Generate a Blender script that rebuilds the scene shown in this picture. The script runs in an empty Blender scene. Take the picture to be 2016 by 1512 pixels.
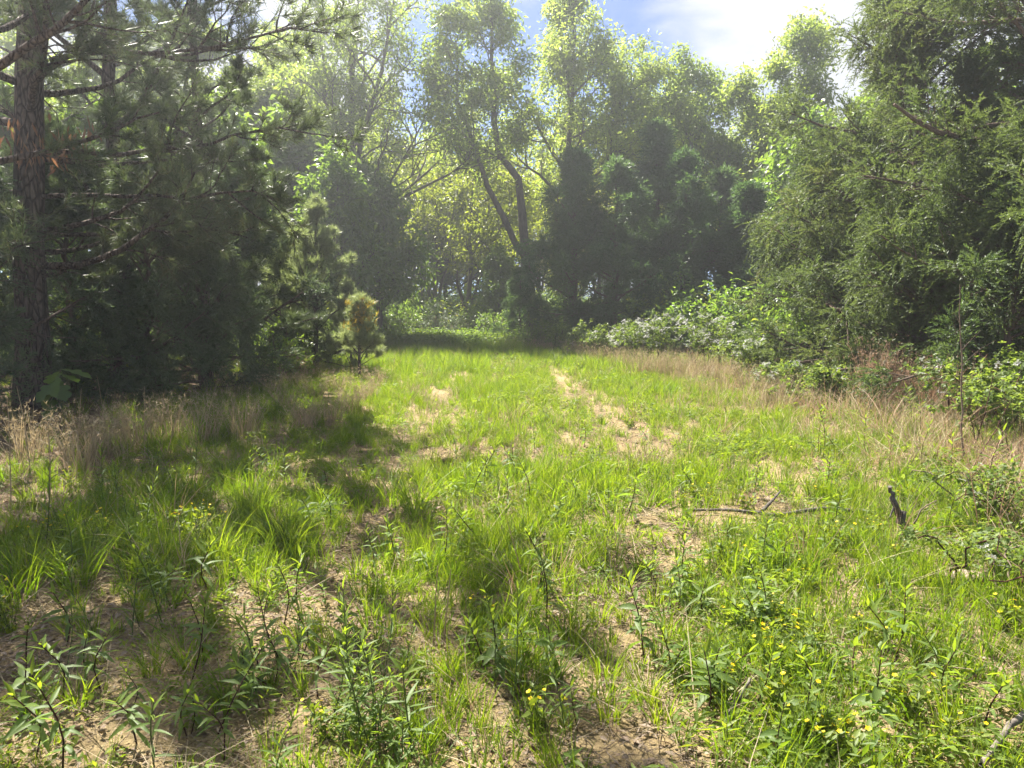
import bpy, math, random
import numpy as np
from mathutils import Vector, Matrix, Quaternion

# ------------------------------------------------------------------ camera, sky, sun, exposure
scene = bpy.context.scene
col = scene.collection
CAM_H, FPX, CX, CY, PITCH = 1.5, 1512.0, 1008.0, 756.0, math.radians(5.9)
cam_d = bpy.data.cameras.new('camera'); cam = bpy.data.objects.new('camera', cam_d); col.objects.link(cam)
cam.location = (0, 0, CAM_H); cam.rotation_euler = (math.radians(90) - PITCH, 0, 0)
cam_d.sensor_width = 36.0; cam_d.lens = 36.0 * FPX / 2016.0
cam_d.clip_start = 0.05; cam_d.clip_end = 2000
scene.camera = cam

SUN_AZ, SUN_EL = math.radians(-35), math.radians(55)      # azimuth from +Y towards +X
sun_dir = Vector((math.sin(SUN_AZ) * math.cos(SUN_EL), math.cos(SUN_AZ) * math.cos(SUN_EL), math.sin(SUN_EL)))
sl = bpy.data.lights.new('sun', 'SUN'); sl.energy = 3.4; sl.angle = math.radians(0.55); sl.color = (1.0, 0.94, 0.84)
sun = bpy.data.objects.new('sun', sl); col.objects.link(sun)
sun.rotation_euler = sun_dir.to_track_quat('Z', 'Y').to_euler(); sun.location = sun_dir * 60

w = bpy.data.worlds.new('World'); scene.world = w; w.use_nodes = True
nt = w.node_tree; nt.nodes.clear()
def N(tree, typ, **kw):
    n = tree.nodes.new(typ)
    for k, v in kw.items():
        if k == 'inp':
            for kk, vv in v.items(): n.inputs[kk].default_value = vv
        else: setattr(n, k, v)
    return n
out = N(nt, 'ShaderNodeOutputWorld'); bg = N(nt, 'ShaderNodeBackground', inp={'Strength': 0.05})
sky = N(nt, 'ShaderNodeTexSky', sky_type='NISHITA', sun_disc=False, sun_elevation=SUN_EL, sun_rotation=SUN_AZ,
        air_density=0.32, dust_density=0.15, ozone_density=2.0, altitude=200)
tc = N(nt, 'ShaderNodeTexCoord')
mp = N(nt, 'ShaderNodeMapping'); mp.inputs['Location'].default_value = (11.06, 0.4, 0.0); mp.inputs['Scale'].default_value = (1.0, 1.0, 1.9)
nt.links.new(tc.outputs['Generated'], mp.inputs['Vector'])
cn = N(nt, 'ShaderNodeTexNoise', inp={'Scale': 2.6, 'Detail': 10.0, 'Roughness': 0.55, 'Distortion': 0.3}); nt.links.new(mp.outputs[0], cn.inputs['Vector'])
cr = N(nt, 'ShaderNodeValToRGB'); cr.color_ramp.elements[0].position = 0.46; cr.color_ramp.elements[1].position = 0.56
nt.links.new(cn.outputs[0], cr.inputs[0])
# a cloud's thickness makes its middle greyer than its rim
cn2 = N(nt, 'ShaderNodeTexNoise', inp={'Scale': 7.0, 'Detail': 7.0, 'Roughness': 0.6}); nt.links.new(mp.outputs[0], cn2.inputs['Vector'])
ccol = N(nt, 'ShaderNodeMix', data_type='RGBA'); ccol.inputs['A'].default_value = (2.0, 2.2, 2.6, 1); ccol.inputs['B'].default_value = (3.9, 3.9, 4.0, 1)
nt.links.new(cn2.outputs[0], ccol.inputs['Factor'])
cm = N(nt, 'ShaderNodeMix', data_type='RGBA'); nt.links.new(cr.outputs[0], cm.inputs['Factor'])
nt.links.new(sky.outputs[0], cm.inputs['A']); nt.links.new(ccol.outputs['Result'], cm.inputs['B'])
nt.links.new(cm.outputs['Result'], bg.inputs['Color']); nt.links.new(bg.outputs[0], out.inputs[0])

vs = scene.view_settings; vs.view_transform = 'Standard'; vs.look = 'None'; vs.exposure = 2.65; vs.gamma = 1.0; vs.use_curve_mapping = False
cy = scene.cycles
cy.max_bounces = 8; cy.diffuse_bounces = 4; cy.glossy_bounces = 2; cy.transmission_bounces = 4; cy.transparent_max_bounces = 4; cy.volume_bounces = 0
cy.caustics_reflective = False; cy.caustics_refractive = False; cy.sample_clamp_indirect = 4.0
cy.use_adaptive_sampling = True; cy.adaptive_threshold = 0.02; cy.use_denoising = True

HAZE_ON = True

# ------------------------------------------------------------------ helpers
TAU = 2 * math.pi
def at(x, y, Y):
    """photo pixel at a forward ground distance Y -> world point"""
    u, v = (x - CX) / FPX, (CY - y) / FPX
    fy = math.cos(PITCH) + v * math.sin(PITCH); fz = v * math.cos(PITCH) - math.sin(PITCH)
    s = Y / fy
    return np.array([u * s, Y, CAM_H + fz * s])
def gnd(x, y):
    """photo pixel -> point on the ground plane"""
    u, v = (x - CX) / FPX, (CY - y) / FPX
    fy = math.cos(PITCH) + v * math.sin(PITCH); fz = v * math.cos(PITCH) - math.sin(PITCH)
    s = -CAM_H / fz
    return np.array([u * s, fy * s])

def vnoise(x, y, seed=0):
    x = np.asarray(x, float); y = np.asarray(y, float)
    xi = np.floor(x).astype(np.int64); yi = np.floor(y).astype(np.int64); fx = x - xi; fy = y - yi
    fx = fx * fx * (3 - 2 * fx); fy = fy * fy * (3 - 2 * fy)
    def hsh(a, b):
        n = (a * 374761393 + b * 668265263 + seed * 974711) & 0x7fffffff
        n = ((n ^ (n >> 13)) * 1274126177) & 0x7fffffff
        return ((n ^ (n >> 16)) & 0xffff) / 65535.0
    a = hsh(xi, yi); b = hsh(xi + 1, yi); c = hsh(xi, yi + 1); d = hsh(xi + 1, yi + 1)
    return (a * (1 - fx) + b * fx) * (1 - fy) + (c * (1 - fx) + d * fx) * fy
def fbm(x, y, seed=0, o=4):
    s = 0; a = 0.5; t = 0
    for i in range(o):
        s = s + a * vnoise(np.asarray(x) * 2 ** i, np.asarray(y) * 2 ** i, seed + i * 7); t += a; a *= 0.5
    return s / t
def height(x, y):
    x = np.asarray(x, float); y = np.asarray(y, float)
    h = 0.10 * (fbm(x * 0.25, y * 0.25, 3, 3) - 0.5) + 0.035 * (fbm(x * 1.6, y * 1.6, 9, 3) - 0.5)
    # wheel ruts sit a little lower than the strip between them
    h = h - 0.045 * np.exp(-(track_dist(x, y) / 0.30) ** 2)
    return h
TRACKS = []
for pts in ([(330, 1512), (470, 1380), (620, 1190), (740, 1060), (800, 940), (835, 850), (870, 780), (900, 735)],
            [(1235, 1512), (1230, 1390), (1245, 1250), (1290, 1080), (1300, 1000), (1250, 890), (1200, 820), (1130, 765), (1080, 730)]):
    TRACKS.append(np.array([gnd(*p) for p in pts]))
def track_dist(x, y):
    d = np.full(np.broadcast(x, y).shape, 9.0)
    for T in TRACKS:
        for a, b in zip(T[:-1], T[1:]):
            ab = b - a; L = (ab ** 2).sum()
            t = np.clip(((x - a[0]) * ab[0] + (y - a[1]) * ab[1]) / L, 0, 1)
            d = np.minimum(d, np.hypot(x - a[0] - t * ab[0], y - a[1] - t * ab[1]))
    return d

class MB:
    """collects geometry; build() links it as one mesh object"""
    def __init__(s): s.v = []; s.f = []; s.t = []; s.n = 0
    def add(s, v, f, tint=None):
        v = np.asarray(v, np.float32).reshape(-1, 3); f = np.asarray(f, np.int32)
        s.v.append(v); s.f.append(f + s.n); s.n += len(v)
        s.t.append(np.full(len(f), 0.5, np.float32) if tint is None else np.asarray(tint, np.float32))
    def mesh(s, name, m, smooth=False):
        me = bpy.data.meshes.new(name)
        V = np.concatenate(s.v); me.vertices.add(len(V)); me.vertices.foreach_set('co', V.ravel())
        tot = np.concatenate([np.full(len(f), f.shape[1], np.int32) for f in s.f])
        loops = np.concatenate([f.ravel() for f in s.f])
        me.loops.add(len(loops)); me.loops.foreach_set('vertex_index', loops)
        start = np.zeros(len(tot), np.int32); start[1:] = np.cumsum(tot)[:-1]
        me.polygons.add(len(tot)); me.polygons.foreach_set('loop_start', start)
        if smooth: me.polygons.foreach_set('use_smooth', np.ones(len(tot), bool))
        at_ = me.attributes.new('tint', 'FLOAT', 'FACE'); at_.data.foreach_set('value', np.concatenate(s.t))
        me.update(calc_edges=True); me.materials.append(m)
        return me
    def build(s, name, m, parent=None, smooth=False):
        return link(name, s.mesh(name, m, smooth), parent)
def link(name, data, parent=None, loc=None):
    o = bpy.data.objects.new(name, data); col.objects.link(o)
    if parent is not None: o.parent = parent
    if loc is not None: o.location = loc
    return o
def tag(o, label=None, cat=None, group=None, kind=None):
    for k, v in (('label', label), ('category', cat), ('group', group), ('kind', kind)):
        if v is not None: o[k] = v
    return o
def thing(name, label, cat, loc, rz=0.0, group=None, sc=1.0):
    o = link(name, None, None, loc); o.rotation_euler = (0, 0, rz); o.scale = (sc, sc, sc); o.empty_display_size = 0.2
    return tag(o, label, cat, group)
KIDS = {}
def kids(o):
    k = KIDS.get(o.name)
    if k is None:
        k = [c for c in col.objects if c.parent == o]; KIDS[o.name] = k
    return k
def dup(root, loc, rz, sc=1.0, label=None, group=None, tilt=(0, 0)):
    r = root.copy(); col.objects.link(r); r.location = loc; r.rotation_euler = (tilt[0], tilt[1], rz)
    r.scale = sc if isinstance(sc, tuple) else (sc, sc, sc)
    if label: r['label'] = label
    if group: r['group'] = group
    for ch in kids(root):
        c = ch.copy(); col.objects.link(c); c.parent = r
        for g in kids(ch):
            d = g.copy(); col.objects.link(d); d.parent = c
    return r
def on_ground(x, y, dz=0.0): return (float(x), float(y), float(height(np.array(x), np.array(y))) + dz)

def tubes(mb, P, R, sides, tint=None):
    """P (m,n,3), R (m,n): m tapered tubes"""
    P = np.asarray(P, float); R = np.asarray(R, float); m, n, _ = P.shape
    T = np.gradient(P, axis=1) if n > 2 else np.repeat((P[:, 1:] - P[:, :1]), 2, axis=1)
    T /= np.linalg.norm(T, axis=2, keepdims=True) + 1e-9
    ref = np.where(np.abs(T[:, :1, 2:3]) > 0.8, np.array([[[1.0, 0.13, 0]]]), np.array([[[0.05, 0.1, 1.0]]]))
    A = np.cross(T, np.broadcast_to(ref, T.shape)); A /= np.linalg.norm(A, axis=2, keepdims=True) + 1e-9
    B = np.cross(T, A)
    th = np.arange(sides) * TAU / sides
    V = P[:, :, None] + R[:, :, None, None] * (np.cos(th)[None, None, :, None] * A[:, :, None] + np.sin(th)[None, None, :, None] * B[:, :, None])
    idx = np.arange(m * n * sides).reshape(m, n, sides)
    a = idx[:, :-1]; b = idx[:, 1:]
    F = np.stack([a, np.roll(a, -1, 2), np.roll(b, -1, 2), b], -1).reshape(-1, 4)
    tt = None if tint is None else np.repeat(tint, (n - 1) * sides)
    mb.add(V.reshape(-1, 3), F, tt)
    caps = idx[:, -1][:, ::1]
    mb.add(V.reshape(-1, 3)[caps].reshape(-1, 3), np.arange(m * sides).reshape(m, sides))
def unit(v): return v / (np.linalg.norm(v, axis=-1, keepdims=True) + 1e-9)
def resample(pts, n):
    pts = np.asarray(pts, float); d = np.r_[0, np.cumsum(np.linalg.norm(np.diff(pts, axis=0), axis=1))]
    s = np.linspace(0, d[-1], n)
    return np.stack([np.interp(s, d, pts[:, i]) for i in range(3)], 1)
def interp(P, i, t):
    n = P.shape[1]; s = np.clip(t, 0, 1) * (n - 1); k = np.minimum(s.astype(int), n - 2); f = (s - k)[:, None]
    return P[i, k] * (1 - f) + P[i, k + 1] * f, unit(P[i, k + 1] - P[i, k])
def interpR(R, i, t):
    n = R.shape[1]; s = np.clip(t, 0, 1) * (n - 1); k = np.minimum(s.astype(int), n - 2); f = s - k
    return R[i, k] * (1 - f) + R[i, k + 1] * f
def grow(rng, P, R, i, t, ang, L, n, rr=0.55, up=0.0, wob=0.15, az=None, flat=0.0, rmin=0.003):
    """children of polylines P: parent i at t, leaving at angle ang, length L"""
    m = len(i); base, T = interp(P, i, t)
    rnd = rng.normal(size=(m, 3)); rnd[:, 2] *= (1 - flat)
    perp = unit(rnd - (rnd * T).sum(1, keepdims=True) * T)
    if az is not None:
        a = np.stack([np.cos(az), np.sin(az), np.zeros(m)], 1); perp = unit(a - (a * T).sum(1, keepdims=True) * T)
    d = np.cos(ang)[:, None] * T + np.sin(ang)[:, None] * perp
    out = np.zeros((m, n, 3)); out[:, 0] = base; step = (L / (n - 1))[:, None]
    upv = np.zeros((m, 3)); upv[:, 2] = 1
    u = up if np.ndim(up) else np.full(m, up)
    for k in range(1, n):
        d = unit(d + wob * rng.normal(size=(m, 3)) + u[:, None] * upv)
        out[:, k] = out[:, k - 1] + d * step
    r0 = np.minimum(interpR(R, i, t) * 0.9, np.maximum(L * 0.5 * rr * 0.05, rmin)) if rr else 0
    rad = np.maximum(r0[:, None] * np.linspace(1, 0.25, n)[None], rmin * 0.4)
    return out, rad
def rhombs(mb, base, d, nrm, L, W, tint, fold=0.25, droop=0.0):
    """m leaf blades as two triangles folded on the midrib, widest before the middle"""
    side = unit(np.cross(d, nrm)); nn = np.cross(side, d)
    mid = base + d * (L * 0.42)[:, None]; tip = base + d * L[:, None]; tip[:, 2] -= droop * L
    l = mid + side * (W / 2)[:, None] + nn * (fold * W / 2)[:, None]; r = mid - side * (W / 2)[:, None] + nn * (fold * W / 2)[:, None]
    V = np.stack([base, l, tip, r], 1); m = len(base); k = np.arange(m)[:, None] * 4
    F = np.concatenate([k + np.array([[0, 1, 2]]), k + np.array([[0, 2, 3]])])
    mb.add(V.reshape(-1, 3), F, np.r_[tint, tint])
def spikes(mb, base, d, side, L, W, tint):
    V = np.stack([base - side * (W / 2)[:, None], base + side * (W / 2)[:, None], base + d * L[:, None]], 1)
    mb.add(V.reshape(-1, 3), np.arange(len(base) * 3).reshape(-1, 3), tint)

# ------------------------------------------------------------------ materials
def mat(name):
    m = bpy.data.materials.new(name); m.use_nodes = True; m.node_tree.nodes.clear()
    return m, m.node_tree
def leaf_mat(name, c1, c2, t1, t2, tl=0.5, rough=0.45, spec=0.35, c3=None):
    """two-sided leaf: diffuse + gloss mixed with light passing through; c1..c2 and t1..t2 vary from leaf to leaf"""
    m, t = mat(name); o = N(t, 'ShaderNodeOutputMaterial')
    at_ = N(t, 'ShaderNodeAttribute', attribute_name='tint'); oi = N(t, 'ShaderNodeObjectInfo')
    ad = N(t, 'ShaderNodeMath', operation='MULTIPLY_ADD', inp={1: 0.45}); sub = N(t, 'ShaderNodeMath', operation='SUBTRACT', inp={1: 0.5})
    t.links.new(oi.outputs['Random'], sub.inputs[0]); t.links.new(sub.outputs[0], ad.inputs[0]); t.links.new(at_.outputs['Fac'], ad.inputs[2])
    ad.use_clamp = True
    def ramp(a, b, c=None):
        r = N(t, 'ShaderNodeValToRGB'); r.color_ramp.elements[0].color = (*a, 1); r.color_ramp.elements[1].color = (*b, 1)
        if c:
            e = r.color_ramp.elements.new(0.93); e.color = (*b, 1); r.color_ramp.elements[2].color = (*c, 1)
        t.links.new(ad.outputs[0], r.inputs[0]); return r
    ra = ramp(c1, c2, c3); rb = ramp(t1, t2)
    p = N(t, 'ShaderNodeBsdfPrincipled', inp={'Roughness': rough, 'Specular IOR Level': spec}); t.links.new(ra.outputs[0], p.inputs['Base Color'])
    tr = N(t, 'ShaderNodeBsdfTranslucent'); t.links.new(rb.outputs[0], tr.inputs[0])
    mx = N(t, 'ShaderNodeMixShader', inp={0: tl}); t.links.new(p.outputs[0], mx.inputs[1]); t.links.new(tr.outputs[0], mx.inputs[2])
    t.links.new(mx.outputs[0], o.inputs[0]); return m
def bark_mat(name, c1, c2, scale=(14, 14, 3), bump=0.5, plates=False):
    m, t = mat(name); o = N(t, 'ShaderNodeOutputMaterial'); p = N(t, 'ShaderNodeBsdfPrincipled', inp={'Roughness': 0.9, 'Specular IOR Level': 0.15})
    tc = N(t, 'ShaderNodeTexCoord'); mp = N(t, 'ShaderNodeMapping'); mp.inputs['Scale'].default_value = scale
    n = N(t, 'ShaderNodeTexNoise', inp={'Scale': 1.0, 'Detail': 6.0, 'Roughness': 0.65}); t.links.new(tc.outputs['Object'], mp.inputs[0]); t.links.new(mp.outputs[0], n.inputs['Vector'])
    r = N(t, 'ShaderNodeValToRGB'); r.color_ramp.elements[0].position = 0.3; r.color_ramp.elements[1].position = 0.72
    r.color_ramp.elements[0].color = (*c1, 1); r.color_ramp.elements[1].color = (*c2, 1); t.links.new(n.outputs[0], r.inputs[0])
    hsrc = n.outputs[0]; csrc = r.outputs[0]
    if plates:      # long scaly plates with dark furrows between them
        mv = N(t, 'ShaderNodeMapping'); mv.inputs['Scale'].default_value = (15, 15, 4.5); t.links.new(tc.outputs['Object'], mv.inputs[0])
        v = N(t, 'ShaderNodeTexVoronoi', feature='DISTANCE_TO_EDGE', inp={'Scale': 1.0}); t.links.new(mv.outputs[0], v.inputs['Vector'])
        vr = N(t, 'ShaderNodeValToRGB'); vr.color_ramp.elements[0].color = (0.25, 0.22, 0.2, 1); vr.color_ramp.elements[1].position = 0.16; t.links.new(v.outputs['Distance'], vr.inputs[0])
        ml = N(t, 'ShaderNodeMix', data_type='RGBA', blend_type='MULTIPLY', inp={'Factor': 1.0}); t.links.new(r.outputs[0], ml.inputs['A']); t.links.new(vr.outputs[0], ml.inputs['B']); csrc = ml.outputs['Result']
        ad = N(t, 'ShaderNodeMath', operation='ADD'); t.links.new(vr.outputs[0], ad.inputs[0]); t.links.new(n.outputs[0], ad.inputs[1]); hsrc = ad.outputs[0]
    t.links.new(csrc, p.inputs['Base Color'])
    b = N(t, 'ShaderNodeBump', inp={'Strength': bump, 'Distance': 0.03}); t.links.new(hsrc, b.inputs['Height']); t.links.new(b.outputs[0], p.inputs['Normal'])
    t.links.new(p.outputs[0], o.inputs[0]); return m

M = {}
M['grass'] = leaf_mat('grass_blade', (0.062, 0.122, 0.016), (0.135, 0.200, 0.026), (0.15, 0.28, 0.008), (0.34, 0.43, 0.014), 0.54, 0.5, 0.22, c3=(0.22, 0.21, 0.06))
M['cover'] = leaf_mat('cover_leaf', (0.09, 0.14, 0.022), (0.17, 0.22, 0.04), (0.19, 0.29, 0.012), (0.36, 0.42, 0.025), 0.48, 0.5, 0.3)
M['straw'] = leaf_mat('dry_straw', (0.30, 0.235, 0.140), (0.50, 0.42, 0.27), (0.22, 0.17, 0.09), (0.36, 0.28, 0.15), 0.4, 0.6, 0.2)
M['sedge'] = leaf_mat('broom_straw', (0.33, 0.225, 0.155), (0.52, 0.39, 0.28), (0.24, 0.14, 0.08), (0.36, 0.23, 0.14), 0.4, 0.6, 0.2)
M['weed'] = leaf_mat('weed_leaf', (0.095, 0.155, 0.045), (0.155, 0.215, 0.065), (0.20, 0.33, 0.03), (0.24, 0.36, 0.03), 0.5, 0.5, 0.25)
M['weed_new'] = leaf_mat('weed_young_leaf', (0.10, 0.165, 0.03), (0.16, 0.22, 0.04), (0.22, 0.34, 0.015), (0.34, 0.42, 0.025), 0.52, 0.5, 0.25)
M['bramble'] = leaf_mat('bramble_leaf', (0.085, 0.135, 0.035), (0.15, 0.20, 0.06), (0.18, 0.28, 0.025), (0.32, 0.40, 0.05), 0.48, 0.5, 0.3)
M['petal_w'] = leaf_mat('white_petal', (0.48, 0.48, 0.45), (0.62, 0.62, 0.59), (0.32, 0.33, 0.30), (0.42, 0.42, 0.40), 0.35, 0.5, 0.2)
M['petal_y'] = leaf_mat('yellow_petal', (0.72, 0.52, 0.015), (0.80, 0.62, 0.02), (0.6, 0.36, 0.01), (0.7, 0.45, 0.01), 0.35, 0.5, 0.2)
M['pine'] = leaf_mat('pine_needle', (0.062, 0.092, 0.042), (0.120, 0.150, 0.068), (0.08, 0.12, 0.04), (0.15, 0.19, 0.06), 0.4, 0.4, 0.4, c3=(0.16, 0.12, 0.06))
M['young_pine'] = leaf_mat('young_pine_needle', (0.12, 0.165, 0.065), (0.21, 0.25, 0.11), (0.22, 0.29, 0.08), (0.36, 0.42, 0.15), 0.52, 0.4, 0.45)
M['orange_pine'] = leaf_mat('yellowed_pine_needle', (0.30, 0.24, 0.05), (0.46, 0.34, 0.06), (0.36, 0.28, 0.03), (0.52, 0.38, 0.04), 0.4, 0.5, 0.3)
M['cedar'] = leaf_mat('cedar_spray', (0.060, 0.102, 0.042), (0.130, 0.165, 0.062), (0.09, 0.15, 0.03), (0.19, 0.24, 0.05), 0.42, 0.5, 0.3, c3=(0.13, 0.10, 0.04))
M['cedar_shade'] = leaf_mat('blue_green_cedar_spray', (0.062, 0.100, 0.050), (0.120, 0.160, 0.080), (0.08, 0.13, 0.04), (0.16, 0.21, 0.07), 0.4, 0.5, 0.3)
M['cedar_dark'] = leaf_mat('dense_cedar_spray', (0.050, 0.105, 0.042), (0.120, 0.185, 0.075), (0.08, 0.16, 0.035), (0.16, 0.26, 0.055), 0.42, 0.5, 0.3)
M['leaf_a'] = leaf_mat('spring_leaf', (0.095, 0.150, 0.038), (0.160, 0.210, 0.060), (0.26, 0.38, 0.04), (0.44, 0.53, 0.08), 0.58, 0.42, 0.4)
M['leaf_b'] = leaf_mat('yellow_green_leaf', (0.090, 0.125, 0.022), (0.15, 0.180, 0.032), (0.26, 0.34, 0.02), (0.42, 0.46, 0.035), 0.55, 0.42, 0.4)
M['leaf_d'] = leaf_mat('dark_green_leaf', (0.070, 0.130, 0.034), (0.125, 0.190, 0.055), (0.17, 0.30, 0.025), (0.30, 0.42, 0.045), 0.52, 0.4, 0.5)
M['leaf_s'] = leaf_mat('silvery_leaf', (0.14, 0.19, 0.12), (0.24, 0.30, 0.20), (0.12, 0.18, 0.07), (0.2, 0.27, 0.1), 0.35, 0.45, 0.4)
M['oak'] = leaf_mat('broad_oak_leaf', (0.075, 0.135, 0.04), (0.12, 0.19, 0.055), (0.14, 0.25, 0.03), (0.22, 0.34, 0.05), 0.45, 0.45, 0.4)
M['dead'] = leaf_mat('dead_leaf', (0.16, 0.105, 0.065), (0.36, 0.29, 0.22), (0.10, 0.06, 0.03), (0.18, 0.12, 0.07), 0.25, 0.7, 0.2)
M['rust'] = leaf_mat('dead_needle', (0.17, 0.085, 0.05), (0.30, 0.19, 0.12), (0.16, 0.07, 0.03), (0.26, 0.13, 0.06), 0.35, 0.6, 0.2)
M['bark_pine'] = bark_mat('pine_bark', (0.045, 0.034, 0.028), (0.20, 0.16, 0.13), (16, 16, 5), 0.9, True)
M['bark_grey'] = bark_mat('grey_bark', (0.055, 0.048, 0.040), (0.17, 0.15, 0.125), (12, 12, 3), 0.5)
M['bark_cedar'] = bark_mat('cedar_bark', (0.06, 0.042, 0.032), (0.18, 0.135, 0.105), (24, 24, 2.5), 0.6)
M['twig'] = bark_mat('bare_twig', (0.10, 0.075, 0.055), (0.26, 0.20, 0.155), (20, 20, 20), 0.2)
M['stem_red'] = bark_mat('dark_red_stem', (0.030, 0.016, 0.012), (0.085, 0.035, 0.025), (30, 30, 12), 0.1)
M['stem_green'] = bark_mat('green_stem', (0.055, 0.085, 0.025), (0.11, 0.14, 0.04), (30, 30, 12), 0.1)
M['snag'] = bark_mat('weathered_wood', (0.035, 0.030, 0.026), (0.20, 0.175, 0.15), (22, 22, 5), 1.0)
M['stick'] = bark_mat('grey_dead_wood', (0.08, 0.065, 0.055), (0.26, 0.23, 0.20), (40, 40, 8), 0.4)
M['stone'] = bark_mat('pale_stone', (0.24, 0.17, 0.13), (0.40, 0.31, 0.25), (9, 9, 9), 0.3)

# ground: tan clay soil, darker needle litter towards the tree lines, and grass-stained ground between
gm, t = mat('soil'); o = N(t, 'ShaderNodeOutputMaterial'); p = N(t, 'ShaderNodeBsdfPrincipled', inp={'Roughness': 0.95, 'Specular IOR Level': 0.1})
tcg = N(t, 'ShaderNodeTexCoord')
n1 = N(t, 'ShaderNodeTexNoise', inp={'Scale': 0.9, 'Detail': 8.0, 'Roughness': 0.62}); n2 = N(t, 'ShaderNodeTexNoise', inp={'Scale': 26.0, 'Detail': 6.0, 'Roughness': 0.7})
n3 = N(t, 'ShaderNodeTexVoronoi', inp={'Scale': 34.0, 'Randomness': 1.0})
for n in (n1, n2, n3): t.links.new(tcg.outputs['Object'], n.inputs['Vector'])
r1 = N(t, 'ShaderNodeValToRGB'); e = r1.color_ramp.elements; e[0].position = 0.30; e[0].color = (0.19, 0.145, 0.080, 1); e[1].position = 0.72; e[1].color = (0.41, 0.33, 0.19, 1)
t.links.new(n1.outputs[0], r1.inputs[0])
r2 = N(t, 'ShaderNodeValToRGB'); e = r2.color_ramp.elements; e[0].position = 0.33; e[0].color = (0.50, 0.45, 0.40, 1); e[1].position = 0.62; e[1].color = (1.12, 1.08, 1.0, 1)
t.links.new(n2.outputs[0], r2.inputs[0])
mul = N(t, 'ShaderNodeMix', data_type='RGBA', blend_type='MULTIPLY', inp={'Factor': 0.85}); t.links.new(r1.outputs[0], mul.inputs['A']); t.links.new(r2.outputs[0], mul.inputs['B'])
lit = N(t, 'ShaderNodeAttribute', attribute_name='litter')
lc = N(t, 'ShaderNodeMix', data_type='RGBA'); lc.inputs['A'].default_value = (0.085, 0.055, 0.035, 1); lc.inputs['B'].default_value = (0.22, 0.155, 0.10, 1); t.links.new(n2.outputs[0], lc.inputs['Factor'])
fin = N(t, 'ShaderNodeMix', data_type='RGBA'); t.links.new(lit.outputs['Fac'], fin.inputs['Factor']); t.links.new(mul.outputs['Result'], fin.inputs['A']); t.links.new(lc.outputs['Result'], fin.inputs['B'])
t.links.new(fin.outputs['Result'], p.inputs['Base Color'])
hm = N(t, 'ShaderNodeMath', operation='MULTIPLY_ADD', inp={1: 0.6}); t.links.new(n3.outputs['Distance'], hm.inputs[0]); t.links.new(n2.outputs[0], hm.inputs[2])
bp = N(t, 'ShaderNodeBump', inp={'Strength': 1.0, 'Distance': 0.025}); t.links.new(hm.outputs[0], bp.inputs['Height']); t.links.new(bp.outputs[0], p.inputs['Normal'])
t.links.new(p.outputs[0], o.inputs[0]); M['soil'] = gm

# ------------------------------------------------------------------ the ground, one sheet out to the horizon
def left_edge(y): return np.interp(y, [0, 2, 6, 9, 12, 16, 22, 30], [-3.2, -3.0, -3.6, -3.9, -4.2, -3.6, -4.0, -4.6])
def right_edge(y): return np.interp(y, [0, 3, 6, 9, 12, 16, 20, 25, 30], [3.4, 3.6, 4.2, 4.6, 4.4, 3.9, 3.0, 1.0, -0.2])
def graded(lo, hi, d0, g):
    a = [0.0]; s = d0
    while a[-1] < hi: a.append(a[-1] + s); s *= g
    b = [0.0]; s = d0
    while b[-1] > lo: b.append(b[-1] - s); s *= g
    return np.array(sorted(set(b + a)))
gx = graded(-700, 700, 0.06, 1.045); gy = graded(-60, 900, 0.05, 1.038) + 2.6
X, Y = np.meshgrid(gx, gy); Z = height(X, Y)
mb = MB(); nx, ny = len(gx), len(gy); I = np.arange(nx * ny).reshape(ny, nx)
F = np.stack([I[:-1, :-1], I[:-1, 1:], I[1:, 1:], I[1:, :-1]], -1).reshape(-1, 4)
mb.add(np.stack([X, Y, Z], -1), F)
ground = mb.build('ground', M['soil'], smooth=True); ground['kind'] = 'structure'
lt = np.maximum(1 / (1 + np.exp((X - left_edge(Y) + 0.2) * 3.5)), 1 / (1 + np.exp(-(X - right_edge(Y) - 0.3) * 3.0)))
lt = np.maximum(lt, 1 / (1 + np.exp(-(Y - 34) * 0.8)))
la = ground.data.attributes.new('litter', 'FLOAT', 'POINT'); la.data.foreach_set('value', lt.astype(np.float32).ravel())

# ------------------------------------------------------------------ trees
def finish_tree(root, lv0, lv1, sub, wood, limb_sides=6, sub_sides=4, trunk_sides=12, crown=None, leafm=None, root1=None):
    """trunk(s), one part per limb with its own branchlets, and the crown"""
    P0, R0 = lv0
    for k in range(len(P0)):
        m_ = MB(); tubes(m_, P0[k:k + 1], R0[k:k + 1], trunk_sides); m_.build('trunk', wood, root, True)
    if lv1 is not None:
        P1, R1 = lv1
        for k in range(len(P1)):
            m_ = MB(); tubes(m_, P1[k:k + 1], R1[k:k + 1], limb_sides)
            for (P, R, own, sd) in sub:
                s = own == k
                if s.any(): tubes(m_, P[s], R[s], sd)
            m_.build('limb', wood, root, True)
    if crown is not None and crown.n: crown.build('crown', leafm, root)

def needle_tufts(mb, rng, pos, d, per, L, W, spread=0.9):
    m = len(pos); b = np.repeat(pos, per, 0); dd = np.repeat(d, per, 0)
    v = unit(dd + spread * rng.normal(size=(m * per, 3)) * 0.75)
    b = b - dd * (rng.random(m * per) * 0.07)[:, None]
    s = unit(np.cross(v, rng.normal(size=v.shape)))
    ti = np.repeat(rng.random(m), per) * 0.75 + 0.25 * rng.random(m * per)
    spikes(mb, b, v, s, L * rng.uniform(0.7, 1.2, m * per), np.full(m * per, W), ti)

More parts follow.
